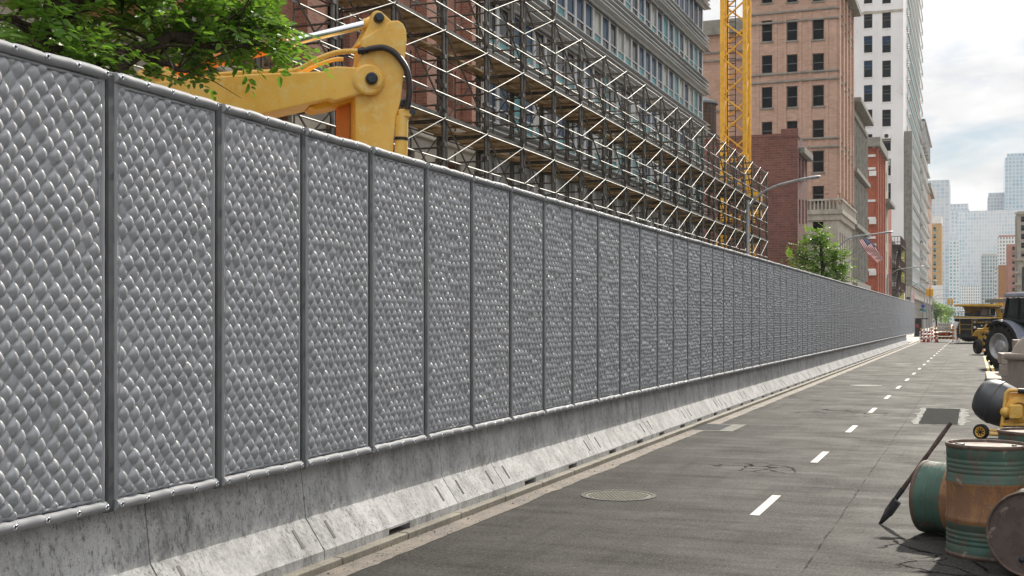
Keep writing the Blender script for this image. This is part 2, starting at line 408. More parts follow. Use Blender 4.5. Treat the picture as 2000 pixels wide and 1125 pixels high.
co.location = (0, 0, H); co.rotation_euler = (pi / 2, 0, TH); cd.sensor_width = 36; cd.lens = 36 * F / 2000
cd.shift_y = 62.5 / 2000; cd.clip_end = 8000; cd.clip_start = .05; sc.camera = co
sc.view_settings.view_transform = 'Standard'; sc.view_settings.look = 'None'; sc.view_settings.exposure = .22; sc.view_settings.gamma = 1

# ------------------------------------------------------------------ ground
g = MB(); g.quad((-3000, -300, -.03), (3000, -300, -.03), (3000, 5000, -.03), (-3000, 5000, -.03)).build('ground', MT['dirt']); struct(bpy.data.objects['ground'])
XK = -4.81
g = MB(); g.quad((-4.81, -30, 0), (6.6, -30, 0), (6.6, 1500, 0), (-4.81, 1500, 0)); struct(g.build('road', MT['asph']))
# concrete gutter strip with a ragged asphalt edge
g = MB(); ys = []; y = -5.0
while y < 400: ys.append(y); y += .12 if y < 30 else (.8 if y < 120 else 8)
prev = None
for y in ys:
    e = -4.57 + .05 * noise.noise(Vector((y * .8, 3, 0))) + .03 * noise.noise(Vector((y * 4.5, 9, 0)))
    if prev: g.quad((-4.805, prev[0], .004), (prev[1], prev[0], .004), (e, y, .004), (-4.805, y, .004))
    prev = (y, e)
struct(g.build('gutter', MT['gutter']))
# kerb stones (real step) and pavement behind
g = MB(); y = -4.75
while y < 330:
    L = 1.22 if y < 60 else 4.88
    g.box(-5.02, XK, y + .006, y + L - .006, -.02, .062 + .004 * random.random())
    y += L
struct(g.build('kerb', MT['kerbm'], bevel=.012))
g = MB(); g.box(-10.6, -5.024, -20, 600, -.02, .06); struct(g.build('pavement', MT['walk']))
g = MB(); g.box(6.64, 13, -20, 600, -.02, .12); struct(g.build('far_pavement', MT['walk']))
# lane dashes
mk = M('road paint', (.56, .55, .52), (.42, .41, .39), 9, .7, ramp=(.45, .75), c3=(.2, .2, .19), scale3=30, ramp3=(.63, .72))
g = MB(); k = 0
y0d, y1d = gp(1475, 1007).y, gp(1516, 967).y
per = 4.87; y = y0d
while y < 300:
    xa = -2.1; L = 1.5
    g.quad((xa - .05, y, .004), (xa + .05, y, .004), (xa + .05, y + L, .004), (xa - .05, y + L, .004)); y += per
struct(g.build('lane_marking', mk))
yp = M('yellow road paint', (.75, .5, .12), (.62, .42, .12), 7, .7)
g = MB()
for x in (.52, .7): g.quad((x - .05, 40, .004), (x + .05, 40, .004), (x + .05, 72, .004), (x - .05, 72, .004))
struct(g.build('yellow_marking', yp))
# asphalt patch with crumbling cement edges
g = MB()
xa, ya = gp(1787, 828)[:2]; xb, yb = gp(1876, 828)[:2]; yc = gp(1800, 797).y
pts = []
def rag(x, y0, y1, amp, n, seed, s=1):
    return [(x + s * amp * abs(noise.noise(Vector((seed, i * .9, 0)))) * 1.6, y0 + (y1 - y0) * i / n) for i in range(n + 1)]
L_in = rag(-1.0, ya, yc, .05, 24, 1, -1); L_out = rag(-1.1, ya - .02, yc + .02, .18, 24, 2, -1)
R_in = rag(-.26, ya, yc, .10, 24, 3, -1); R_out = rag(-.2, ya - .02, yc + .02, .22, 24, 4)
for i in range(24):
    g.quad((*L_out[i], .004), (*L_in[i], .004), (*L_in[i + 1], .004), (*L_out[i + 1], .004))
    g.quad((*R_in[i], .004), (*R_out[i], .004), (*R_out[i + 1], .004), (*R_in[i + 1], .004))
g.quad((-1.1, ya - .09, .004), (-.2, ya - .09, .004), (-.2, ya - .02, .004), (-1.1, ya - .02, .004))
g.quad((-1.1, yc + .02, .004), (-.2, yc + .02, .004), (-.2, yc + .16, .004), (-1.1, yc + .16, .004))
struct(g.build('patch_edging', M('cement smear', (.36, .36, .34), (.12, .12, .11), 9, .9, ramp=(.45, .65), spec=.15)))
g = MB(); g.quad((-1.0, ya, .0045), (-.3, ya, .0045), (-.3, yc, .0045), (-1.0, yc, .0045))
struct(g.build('road_patch', M('patch asphalt', (.026, .027, .026), (.016, .017, .016), 5, .9, bump=.3, bscale=80, spec=.05)))
# ------------------------------------------------------------------ manhole covers, drain
def manhole(u, v, dia, label, mcol, frame_col, detail=True):
    c = gp(u, v); t = thing('manhole_cover', label, 'manhole cover', (c.x, c.y, 0), 0, 'manhole covers in the road')
    g = MB(); R = dia / 2
    g.lathe([(R - .05, -.02), (R - .05, .008), (R, .008), (R + .004, -.02)], n=48, sm=False); g.build('frame', frame_col, t, local=True)
    g = MB(); g.lathe([(0.001, .003), (R - .055, .003), (R - .055, -.02)], n=48, sm=False)
    if detail:
        n = int(R / .045)
        for i in range(-n, n + 1):
            for j in range(-n, n + 1):
                x, y = i * .045 + (.0225 if j % 2 else 0), j * .045
                if x * x + y * y < (R - .09) ** 2: g.box(x - .014, x + .014, y - .014, y + .014, .003, .009)
    g.build('cover', mcol, t, local=True)
iron = M('cast iron', (.13, .125, .11), (.085, .08, .072), 9, .75, .0, c3=(.2, .19, .165), scale3=14, ramp3=(.5, .7), spec=.2)
dusty = M('dusty iron', (.27, .265, .24), (.2, .195, .18), 5, .85, spec=.2)
coverm = M('dusty cover', (.20, .195, .165), (.26, .25, .21), 12, .8, spec=.2)
pale = M('pale cover', (.36, .35, .33), (.3, .29, .27), 5, .85, spec=.2)
manhole(1208, 968, .86, 'round cast iron manhole cover nearest the barrier, beside the first long lane dash', coverm, iron)
manhole(1691, 753, .94, 'pale dusty manhole cover level with the mixer on the far side of the lane dashes', pale, pale, False)
manhole(1762, 711, .94, 'pale manhole cover farthest up the road, level with the tractor wheel', pale, pale, False)
ca = gp(1365, 838); cbp = gp(1425, 829)
t = thing('drain_grate', 'dark slotted storm drain grate with pale concrete collar against the kerb', 'drain', (-4.6, 22.4, 0))
y0, y1 = gp(1400, 841).y, gp(1400, 829).y
g = MB()
g.box(-4.78, -4.05, y0 - .12, y0, -.01, .006); g.box(-4.78, -4.05, y1, y1 + .1, -.01, .006); g.box(-4.3, -4.05, y0 + .001, y1 - .001, -.01, .006)
g.build('collar', dusty, t)
g = MB(); yy = y0 + .02
while yy < y1 - .02: g.box(-4.79, -4.31, yy, yy + .022, .0, .012); yy += .062
g.build('grate', MT['steel'], t)
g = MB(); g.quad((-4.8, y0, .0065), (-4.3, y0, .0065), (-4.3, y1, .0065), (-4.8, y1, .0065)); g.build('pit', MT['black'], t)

# ------------------------------------------------------------------ jersey barriers
def YT(u): return YX(u, -4.895)
J = [YT(u) for u in (300, 635, 895.7, 988, 1169.6, 1240)]
joints = [-1.0, J[0] + .2, J[1], J[2], J[3], J[4]]
while joints[-1] < 100: joints.append(joints[-1] + 2.95)
prof = [(-4.90, .06), (-4.90, .136), (-5.075, .39), (-5.13, .875), (-5.33, .875), (-5.38, .39), (-5.56, .136), (-5.56, .06)]
def notches(i):
    if i == 2: return [(YX(759.7, -4.9), YX(801.2, -4.9))]
    if i == 3: return []
    if i == 4: return [(YX(929.7 + 62, -4.9), YX(985 + 70, -4.9))]
    L = joints[i + 1] - joints[i]; a = joints[i]
    return [(a + L * .18, a + L * .3), (a + L * .7, a + L * .82)] if L > 2 else []
bar_cache = {}
blabels = {0: 'barrier section leaving the bottom corner of the picture, under the nearest panels', 1: 'long stained concrete barrier section under the first two full fence panels', 2: 'concrete barrier section between the first two joints, with a drain notch in its foot',
           3: 'short concrete barrier section between two close joints', 4: 'barrier section beyond the short one, with two drain notches close together'}
for i in range(len(joints) - 1):
    a, b = joints[i], joints[i + 1]; L = b - a
    lab = blabels.get(i, 'stained concrete jersey barrier section in the far run beneath the fence')
    if i > 5:
        o = copy_tree(bar_cache['p']); o.location = (o.location.x, a, 0); o['label'] = lab; continue
    t = thing('jersey_barrier', lab, 'barrier', (-5.2, a, 0), 0, 'concrete barriers under the fence')
    g = MB(); gap = .008
    nn = [n for n in notches(i)] if i != 4 else [(a + .62, a + 1.0), (a + 2.25, a + 2.6)]
    cuts = [a + gap]
    for n in nn: cuts += [n[0], n[1]]
    cuts.append(b - gap)
    for q in range(len(cuts) - 1):
        y0, y1 = cuts[q], cuts[q + 1]
        pr = list(prof)
        if q % 2 == 1: pr = [(-4.90, .118), (-4.90, .136)] + prof[2:6] + [(-5.56, .136), (-5.56, .118)]
        k = len(pr); vs = [(x, y0, z) for x, z in pr] + [(x, y1, z) for x, z in pr]
        fs = [(j, j + k, j + k + 1, j + 1) for j in range(k - 1)] + [(k - 1, 2 * k - 1, k, 0)]
        fs += [tuple(range(k)), tuple(range(2 * k - 1, k - 1, -1))]
        g.add(vs, [f[::-1] for f in fs])
    bar = g.build('barrier_body', MT['conc'], t)
    # the lifting slots: black strips laid on the slope, slot shade put into colour
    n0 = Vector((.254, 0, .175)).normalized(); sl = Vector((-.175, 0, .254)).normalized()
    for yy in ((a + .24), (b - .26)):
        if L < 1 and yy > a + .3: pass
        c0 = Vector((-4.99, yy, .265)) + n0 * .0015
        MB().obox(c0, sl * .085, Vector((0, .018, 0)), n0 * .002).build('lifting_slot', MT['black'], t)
    if i == 5: bar_cache['p'] = t

# ------------------------------------------------------------------ quilted fence
PP = 1.157; PW = 1.078; ZB = .80; ZT = 3.565; XF = -5.055
Yp0 = YX(211, -5.05)                    # a post
def quilt_mesh(seed, nx=116, nzz=292, full=True):
    w = PW - .05; h = ZT - ZB - .15; nx, nzz = (nx, nzz) if full else (50, 130)
    vs = []; fs = []; cw, ch = .113, .130
    rs = {}
    def cell(i, j):
        if (i, j) not in rs:
            r = random.Random(i * 7919 + j * 104729 + seed); rs[(i, j)] = (r.uniform(.78, 1.12), r.uniform(-.2, .2), r.uniform(.35, .75)) if r.random() < .85 else (r.uniform(.4, .75), r.uniform(-.35, .35), r.uniform(-.2, .6))
        return rs[(i, j)]
    for q in range(nzz + 1):
        z = h * q / nzz
        for p in range(nx + 1):
            y = w * p / nx
            wy = y + .022 * noise.noise(Vector((y * 2.6, z * 2.6, seed))) + .006 * noise.noise(Vector((y * 8, z * 8, seed + 4)))
            wz = z + .022 * noise.noise(Vector((y * 2.6, z * 2.6, seed + 9))) + .006 * noise.noise(Vector((y * 8, z * 8, seed + 5)))
            a = wy / cw + wz / ch; b = wy / cw - wz / ch
            i, j = floor(a), floor(b); fa, fb = a - i, b - j
            am, sk, up = cell(i, j)
            # peak pushed up and aside inside each diamond
            ga = fa ** (1.0 + .5 * up - .3 * sk) ; gb = fb ** (1.0 - .38 * up - .3 * sk)
            e = max(0, 1 - abs(2 * ga - 1) ** 2.4) * max(0, 1 - abs(2 * gb - 1) ** 2.4)
            d = .040 * am * e ** .52
            ed = min(1, y / .03, (w - y) / .03, z / .04, (h - z) / .04)
            d = d * (.3 + .7 * max(0, ed)) + .012 * noise.noise(Vector((y * 2.2, z * 1.6, seed + 2)))
            vs.append((d, y + .025, z + .075))
    for q in range(nzz):
        for p in range(nx):
            i = q * (nx + 1) + p; fs.append((i, i + 1, i + nx + 2, i + nx + 1))
    me = bpy.data.meshes.new('quilt'); me.from_pydata(vs, [], fs); me.materials.append(MT['vinyl'])
    me.polygons.foreach_set('use_smooth', [True] * len(fs)); me.update(); return me
def hem_mesh(seed):
    g = MB(); n = 44
    for zc, r0 in ((ZT - ZB - .043, .035), (.043, .034)):
        pts = []; rs = []
        for i in range(n + 1):
            y = .004 + (PW - .008) * i / n
            e = min(abs(y - ey) for ey in EY)
            pin = math.exp(-(e / .018) ** 2)
            wob = noise.noise(Vector((y * 7, zc * 3, seed)))
            pts.append((.018 + .006 * wob, y, zc + .007 * noise.noise(Vector((y * 4, zc, seed + 3))) - (.004 * pin)))
            rs.append(r0 * (1 - (.05 if zc > 1 else .12) * pin + (.03 if zc > 1 else .09) * wob))
        g.tube(pts, rs, 10)
        # stitched flap under the roll
        s = 1 if zc < 1 else -1
        pts2 = [(.012, .03 + (PW - .06) * i / n, zc + s * (.048 + .004 * noise.noise(Vector((i * .4, zc, seed))))) for i in range(n + 1)]
        g.tube(pts2, .012, 6)
    for yc in (.023, PW - .023):
        pts = [(.012 + .003 * noise.noise(Vector((yc, i * .5, seed))), yc + .003 * noise.noise(Vector((i * .35, yc, seed))), .07 + (ZT - ZB - .14) * i / 40) for i in range(41)]
        o_ = len(g.v); g.tube(pts, .022, 10)
        for q in range(o_, len(g.v)): g.v[q] = (.012 + (g.v[q][0] - .012) * .55, g.v[q][1], g.v[q][2])
        s = 1 if yc < .5 else -1
        pts = [(.012, yc + s * (.028 + .003 * noise.noise(Vector((i * .6, yc, seed)))), .07 + (ZT - ZB - .14) * i / 40) for i in range(41)]
        g.tube(pts, .009, 6)
    g.box(-.03, -.012, .01, PW - .01, .02, ZT - ZB - .02)
    return g
EY = [.03, .03 + .2545, .03 + .509, .03 + .7635, PW - .03]
em = MB()
em.lathe([(.0075, .006), (.010, .010), (.0165, .008), (.018, 0)], ax=(1, 0, 0), n=14)
em.lathe([(.0001, .004), (.009, .004)], ax=(1, 0, 0), n=14, m=1)
def eyelet_mesh():
    o = em.build('eyelet', [MT['chrome'], MT['black']]); me = o.data; bpy.data.objects.remove(o); return me
EM = eyelet_mesh()
QS = [quilt_mesh(s_) for s_ in (11, 57, 123, 201)]
hems = []
for sd_ in (3, 8, 15):
    o = hem_mesh(sd_).build('hem', MT['hemv']); hems.append(o.data); bpy.data.objects.remove(o)
pl = {-1: 'quilted panel cut off by the picture edge, the nearest of the fence', 0: 'first complete quilted grey panel, beneath the trunk end of the tree',
      1: 'quilted grey panel second after the cut off one, under the yellow boom', 2: 'third complete quilted panel, below the joint of the excavator boom',
      3: 'fourth complete quilted panel, just under the excavator stick', 4: 'fifth complete quilted panel, first one wholly past the excavator stick', 5: 'sixth complete quilted panel, second one past the excavator stick'}
i = -1
while True:
    y = Yp0 + i * PP + .0395
    if YX(1787, -5.05) < y + PP * .5: break
    lab = pl.get(i, 'quilted grey vinyl acoustic panel in the long receding run beyond the excavator')
    t = thing('acoustic_panel', lab, 'fence panel', (XF, y, ZB), 0, 'quilted acoustic panels of the fence')
    o = inst(QS[(i * 3 + i // 4) % 4], 'quilt', t, (XF, y, ZB)); o = inst(hems[i % 3], 'hem', t, (XF, y, ZB))
    if i < 14:
        for zc in (ZT - ZB - .043, .043):
            for ey in EY: inst(EM, 'eyelet', t, (XF + .055, y + ey, ZB + zc))
    i += 1
NPAN = i
g = MB(); g.box(-.05, .032, -.034, .034, 0, ZT - ZB - .015); g.box(.032, .037, -.024, .024, .02, ZT - ZB - .03)
po = g.build('fence_post', MT['steel'], bevel=.004)
pme = po.data
po.location = (XF - .01, Yp0, ZB); tag(po, 'dark steel post between the cut off panel and the first full one', 'fence post', 'dark steel posts of the fence')
for k in range(1, NPAN):
    c = link_copy(po, None, (XF - .01, Yp0 + k * PP, ZB))
    c['label'] = {1: 'second steel post, on the near side of the panel under the boom', 2: 'third steel post, in line with the boom bottom edge', 3: 'fourth steel post, under the big boom pin of the excavator',
                  4: 'fifth steel post, just past the bucket cylinder of the excavator'}.get(k, 'thin dark steel post in the long receding run of the fence')
g = MB(); g.box(XF - .075, XF - .062, Yp0 - 1.3, Yp0 + (NPAN - 1) * PP + .6, ZB + .3, ZB + .36); g.box(XF - .075, XF - .062, Yp0 - 1.3, Yp0 + (NPAN - 1) * PP + .6, ZT - .3, ZT - .24)
tag(g.build('fence_rail', MT['steel']), 'long steel rails bolted behind the quilted fence panels', 'fence rail')

rg = random.Random(31); g = MB()
for k in range(1400):
    near = rg.random() < .7
    y = rg.uniform(3.5, 30) if near else rg.uniform(3, 60); x = XK + abs(rg.gauss(0, .13)) + .01 if rg.random() < .6 else rg.uniform(-4.6, 2)
    r = rg.uniform(.002, .007) * (1.6 if rg.random() < .1 else 1); a = rg.random() * 6
    X_, Y_ = Vector((cos(a), sin(a), 0)) * r * 1.4, Vector((-sin(a), cos(a), 0)) * r
    g.add([Vector((x, y, .004)) + X_, Vector((x, y, .004)) + Y_, Vector((x, y, .004)) - X_, Vector((x, y, .004)) - Y_, Vector((x, y, .004 + r * 1.2))], [(0, 1, 4), (1, 2, 4), (2, 3, 4), (3, 0, 4)])
struct(g.build('road_grit', M('grit', (.2, .18, .16), (.1, .09, .08), 30, .9)), 'stuff')
# ------------------------------------------------------------------ windows and buildings
WC = {}
def win_meshes(w, h, kind):
    k = (round(w, 2), round(h, 2), kind)
    if k in WC: return WC[k]
    g = MB(); f = min(.09, w * (.045 if kind == 'modern' else .07)); y0, y1 = -.04, .03
    g.box(-w / 2, -w / 2 + f, y0, y1, -h / 2, h / 2); g.box(w / 2 - f, w / 2, y0, y1, -h / 2, h / 2)
    g.box(-w / 2 + f, w / 2 - f, y0, y1, h / 2 - f, h / 2); g.box(-w / 2 + f, w / 2 - f, y0, y1, -h / 2, -h / 2 + f)
    if kind in ('sash', 'office', 'far'): g.box(-w / 2 + f, w / 2 - f, y0 + .01, y1, -.04, .04)
    if kind == 'office': g.box(-w / 2 + f, w / 2 - f, y0 + .012, y1, h * .2, h * .2 + .05)
    if kind == 'modern': g.box(-w / 2 + f, w / 2 - f, y0 + .01, y1, -h * .16 - .03, -h * .16 + .03)
    fm = {'sash': 'wframe', 'office': 'wframe', 'modern': 'wframel', 'far': 'wframel', 'shut': 'wframel'}[kind]
    a = g.build('window', MT[fm]); fa = a.data; bpy.data.objects.remove(a)
    panes = []
    def pm(mats, split=None):
        g = MB()
        if split is None: g.quad((-w / 2, .02, -h / 2), (w / 2, .02, -h / 2), (w / 2, .02, h / 2), (-w / 2, .02, h / 2))
        else:
            g.quad((-w / 2, .02, -h / 2), (w / 2, .02, -h / 2), (w / 2, .02, split), (-w / 2, .02, split), 1)
            g.quad((-w / 2, .02, split), (w / 2, .02, split), (w / 2, .02, h / 2), (-w / 2, .02, h / 2), 0)
        o = g.build('pane', mats); me = o.data; bpy.data.objects.remove(o); return me
    if kind == 'modern':
        panes = [pm([MT['glassb'], MT['teal']], -h * .16), pm([MT['glassd'], MT['teal']], -h * .3), pm([MT['glassb'], MT['glassd']], -h * .16), pm([MT['curt'], MT['teal']], -h * .2), pm([MT['teal'], MT['teal']], 0)]
    elif kind == 'office': panes = [pm([MT['glassb'], MT['glassd']], 0), pm([MT['glassd'], MT['glassd']], 0), pm([MT['blind'], MT['glassd']], h * .1)]
    elif kind == 'far': panes = [pm([MT['glassb'], MT['teal']], 0), pm([MT['teal'], MT['glassb']], 0)]
    elif kind == 'shut': panes = [pm([MT['blind']])]
    else: panes = [pm([MT['glassd']])]
    WC[k] = (fa, panes); return WC[k]
def holes(g, O, U, N, W, Hh, rects, depth, m=0):
    O, U, N = Vector(O), Vector(U), Vector(N)
    xs = sorted({0, W} | {r[0] for r in rects} | {r[1] for r in rects}); zs = sorted({0, Hh} | {r[2] for r in rects} | {r[3] for r in rects})
    P = lambda u, z, d=0: O + U * u + ZV * z - N * d
    for i in range(len(xs) - 1):
        for j in range(len(zs) - 1):
            a, b, c, d = xs[i], xs[i + 1], zs[j], zs[j + 1]
            if b - a < 1e-4 or d - c < 1e-4: continue
            mx_, mz_ = (a + b) / 2, (c + d) / 2
            if any(r[0] < mx_ < r[1] and r[2] < mz_ < r[3] for r in rects): continue
            g.quad(P(a, c), P(b, c), P(b, d), P(a, d), m)
    for a, b, c, d in rects:
        g.quad(P(a, c), P(a, c, depth), P(a, d, depth), P(a, d), m); g.quad(P(b, c), P(b, d), P(b, d, depth), P(b, c, depth), m)
        g.quad(P(a, c), P(b, c), P(b, c, depth), P(a, c, depth), m); g.quad(P(a, d), P(a, d, depth), P(b, d, depth), P(b, d), m)
def building(name, label, x0, x1, y0, y1, z1, wm, front=(), side=(), sgn=1, kind='sash', skind=None, depth=.25, z0=-.02, sills=None, cat='building', rnd=None, wname='wall', root=None, group=None):
    """box with real window openings; front faces -Y, side faces +X (sgn 1) or -X (sgn -1); rects are (centre, zc, w, h)"""
    t = root or thing(name, label, cat, ((x0 + x1) / 2, y0, 0), 0, group)
    g = MB(); Hh = z1 - z0
    fr = [(xc - w / 2 - x0, xc + w / 2 - x0, zc - h / 2 - z0, zc + h / 2 - z0) for xc, zc, w, h in front]
    holes(g, (x0, y0, z0), (1, 0, 0), (0, -1, 0), x1 - x0, Hh, fr, depth)
    sx_ = x1 if sgn > 0 else x0
    if sgn > 0:
        sr = [(yc - w / 2 - y0, yc + w / 2 - y0, zc - h / 2 - z0, zc + h / 2 - z0) for yc, zc, w, h in side]
        holes(g, (x1, y0, z0), (0, 1, 0), (1, 0, 0), y1 - y0, Hh, sr, depth)
        g.quad((x0, y1, z0), (x0, y0, z0), (x0, y0, z1), (x0, y1, z1))
    else:
        sr = [(y1 - yc - w / 2, y1 - yc + w / 2, zc - h / 2 - z0, zc + h / 2 - z0) for yc, zc, w, h in side]
        holes(g, (x0, y1, z0), (0, -1, 0), (-1, 0, 0), y1 - y0, Hh, sr, depth)
        g.quad((x1, y0, z0), (x1, y1, z0), (x1, y1, z1), (x1, y0, z1))
    g.quad((x1, y1, z0), (x0, y1, z0), (x0, y1, z1), (x1, y1, z1))
    g.build(wname, wm, t)
    g = MB(); g.quad((x0, y0, z1), (x1, y0, z1), (x1, y1, z1), (x0, y1, z1)); g.build('roof', MT['roof'], t)
    r = random.Random(len(name) + int(z1 * 7))
    for lst, rz, kd in ((front, 0, kind), (side, pi / 2 * sgn, skind or kind)):
        for i, (c_, zc, w, h) in enumerate(lst):
            fm, ps = win_meshes(w, h, kd)
            pos = (c_, y0 + depth - .05, zc) if rz == 0 else (sx_ - sgn * (depth - .05), c_, zc)
            fo = inst(fm, 'window', t, pos, rz); inst(r.choice(ps), 'pane', fo, pos).rotation_euler = (0, 0, 0)
            if sills is not None and rz == 0:
                MB().box(c_ - w / 2 - .1, c_ + w / 2 + .1, y0 - .09, y0 + .06, zc - h / 2 - .14, zc - h / 2 - .003).build('sill', sills, fo)
    return t
def band(t, mat_, x0, x1, y0, y1, z0, z1, out=.2, name='cornice', faces='fs', sgn=1):
    """a ledge round the front and the street side"""
    g = MB()
    if 'f' in faces: g.box(x0, x1 + (out if sgn > 0 else 0), y0 - out, y0 - .001, z0, z1)
    if 's' in faces:
        if sgn > 0: g.box(x1 + .001, x1 + out, y0, y1, z0, z1)
        else: g.box(x0 - out, x0 - .001, y0 - out, y1, z0, z1)
    return g.build(name, mat_, t, bevel=.03 if out > .15 else 0, seg=1)

# --- brick building being worked on, behind the scaffold
Y1 = YX(921, -15)
side = []
for yc in [Y1 - 2.0 - 3.3 * i for i in range(9)]:
    for zc in (9.6, 13.0): side.append((yc, zc, 1.15, 2.2))
    side.append((yc, 5.6, 1.7, 2.4))
tb = building('brick_building', 'red brick building with beige stone base behind the scaffold and excavator', -24, -15, 2, Y1, 16, MT['brickR'], (), side, kind='sash', depth=.5)
g = MB(); g.box(-14.99, -14.8, 2, Y1 - .01, 7.25, 7.9); 
g.build('stone_band', MT['stone'], tb, bevel=.04)
g = MB(); sr = [(yc - 2 - .86, yc - 2 + .86, 4.4, 6.82) for yc, zc, w_, h_ in side if zc == 5.6]
holes(g, (-14.88, 2, 0), (0, 1, 0), (1, 0, 0), Y1 - 2.01, 7.25, sr, .11); g.build('stone_base', MT['stone'], tb)
for yc in [Y1 - .45 - 3.3 * i for i in range(9)]:
    MB().box(-14.99, -14.62, yc - .42, yc + .42, 7.91, 15.99).build('brick_pier', MT['brickR'], tb, bevel=.015, seg=1)
# --- modern office building
Y2 = YX(1375, -15); Y1 += .05
t = thing('office_building', 'modern office building with bands of projecting metal fins and teal glass strips', 'building', (-20, Y1, 0))
tops = [8.62, 11.17, 13.73, 16.29, 18.85, 21.4, 24]
g = MB(); g.box(-26, -15.25, Y1, Y2, -.02, 26); g.build('core', MT['alum'], t)
for z in tops:
    MB().box(-15.24, -15.02, Y1 + .01, Y2, z - .86, z).build('spandrel', MT['alum'], t)
    for q in range(4):
        zz_ = z - .06 - q * .245
        g = MB(); a = .30 if q < 3 else .36
        pr = [(-15.01, zz_), (-15.01 + a, zz_ - .045), (-15.01 + a, zz_ - .07), (-15.01, zz_ - .075)]
        vs = [(x, Y1 + .02, z_) for x, z_ in pr] + [(x, Y2 + .45, z_) for x, z_ in pr]
        g.add(vs, [(0, 4, 5, 1), (1, 5, 6, 2), (2, 6, 7, 3), (3, 7, 4, 0), (0, 1, 2, 3), (7, 6, 5, 4)]); g.build('metal_fin', MT['alum'], t)
    MB().box(-15.01, -14.90, Y1 + .05, Y2, z - 1.0, z - .865).build('fin_soffit', MT['alum'], t)
rr = random.Random(5); rest = MB(); nwin = 0
nb = round((Y2 - Y1) / 1.22); pit = (Y2 - Y1) / nb
for q in range(nb + 1):
    MB().box(-15.2, -15.08, Y1 + q * pit - .085, Y1 + q * pit + .085, 6, 26).build('mullion', MT['wframel'], t)
for fi in range(6):
    z0_, z1_ = tops[fi] + .01, tops[fi + 1] - 1.0
    for q in range(nb):
        yc = Y1 + (q + .5) * pit; D_ = 15 * S + yc * C
        vis = z0_ < H + HV / F * D_ + .4
        w_, h_ = pit - .18, z1_ - z0_
        fm, ps = win_meshes(w_, h_, 'modern')
        if vis and nwin < 100:
            fo = inst(fm, 'window', t, (-15.12, yc, (z0_ + z1_) / 2), pi / 2); inst(rr.choice(ps), 'pane', fo, (-15.12, yc, (z0_ + z1_) / 2)).rotation_euler = (0, 0, 0); nwin += 1
        else: rest.box(-15.2, -15.12, yc - w_ / 2, yc + w_ / 2, z0_, z1_)
struct(rest.build('upper_glazing', MT['glassb'], t), 'stuff')

# --- maroon brick building
ya = YX(1558, -11); yb = YX(1577, -11); zt = 14.3
side = []
for q in range(3):
    yc = ya + 1.0 + q * 1.65
    for (v0, v1) in ((312, 352), (390, 437), (470, 515)):
        D_ = 11 * S + yc * C; side.append((yc, (ZD(v0, D_) + ZD(v1, D_)) / 2, .75, 1.65))
t = building('maroon_brick_building', 'low maroon brick building with blank gable wall behind the first street lamp', -21, -11, ya, yb, zt, MT['brickD'], (), side, skind='shut')
MB().box(-12.1, -10.96, ya - .04, ya + 1.2, zt - .05, zt + .5).build('parapet_block', MT['brickD'], t)
MB().box(-20.9, -12.11, ya - .03, ya + .28, zt + .001, zt + .2).build('parapet', MT['brickD'], t)
MB().box(-10.99, -10.6, ya + .5, yb, ZD(305, 82), ZD(292, 82)).build('cornice', MT['greystone'], t, bevel=.06)
MB().box(-10.995, -10.8, ya + .3, yb, 0, 3.2).build('shop_front', MT['greystone'], t)

# --- tan brick tower
ya = YX(1635, -11); yb = YX(1663, -11); front = []
colz = [(1498, 20), (1547, 20), (1598, 21)]
rowsv = [(-30, 2), (36, 77), (104, 139), (166, 207), (234, 269), (294, 336), (363, 397)]
D_ = 11 * S + ya * C
for (u, wpx) in colz:
    for (v0, v1) in rowsv:
        x0_, z1_ = onY(u, v0, ya); _, z0_ = onY(u, v1, ya)
        k = (u - 1598) * -.04
        front.append((x0_, (z0_ + z1_) / 2 - (k / F * D_ if True else 0), wpx / F * D_ * 1.05, z1_ - z0_))
side = []
for q in range(4):
    yc = ya + 1.9 + q * 3.05
    for z_ in (13.2, 16.0, 18.9, 21.7, 24.6, 27.5): side.append((yc, z_, .8, 1.5))
xl = onY(1462, 300, ya)[0]
zb = 12.0
t = building('tan_brick_tower', 'tall tan brick tower with dark tall windows behind the yellow crane', xl, -11, ya, yb, 31, MT['brickT'], front, side, sills=MT['greystone'], z0=zb)
# upper walls sit on a stone base; set back wing to the left
for z_ in (30.2, 28.75, 27.9, 23.4, 22.7, 17.6, 16.85):
    band(t, MT['greystone'], xl, -11, ya, yb, z_, z_ + .16, .16, 'ledge')
band(t, MT['greystone'], xl, -11, ya, yb, 31.02, 31.6, .9)
for u in (1480, 1515, 1533, 1563, 1582, 1615):
    x_ = onY(u, 300, ya)[0]; MB().box(x_ - .12, x_ + .12, ya - .07, ya - .001, zb + .9, 28.7).build('brick_rib', MT['brickT'], t)
for q in range(5):
    MB().box(-10.999, -10.75, ya + .15 + q * 3.05, ya + .85 + q * 3.05, zb + .9, 30.9).build('brick_pier', MT['brickT'], t)
g = MB(); fr = []
x_, z1_ = onY(1598, 433, ya); z0_ = onY(1598, 449, ya)[1]
fr.append((x_ - .45 - xl, x_ + .45 - xl, z0_, z1_)); holes(g, (xl, ya - .1, 0), (1, 0, 0), (0, -1, 0), -10.9 - xl, zb, fr, .4)
sr = [(1.2 + 2.0 * q, 2.1 + 2.0 * q, 5.6, 9.6) for q in range(6)] + [(1.2 + 2.0 * q, 2.1 + 2.0 * q, 1, 4.4) for q in range(6)]
holes(g, (-10.9, ya - .1, 0), (0, 1, 0), (1, 0, 0), yb - ya + .1, zb, sr, .4)
g.quad((xl, yb, 0), (xl, ya - .1, 0), (xl, ya - .1, zb), (xl, yb, zb)); g.quad((xl, ya - .1, zb), (-10.9, ya - .1, zb), (-10.9, yb, zb), (xl, yb, zb))
g.build('stone_base', MT['stone'], t)
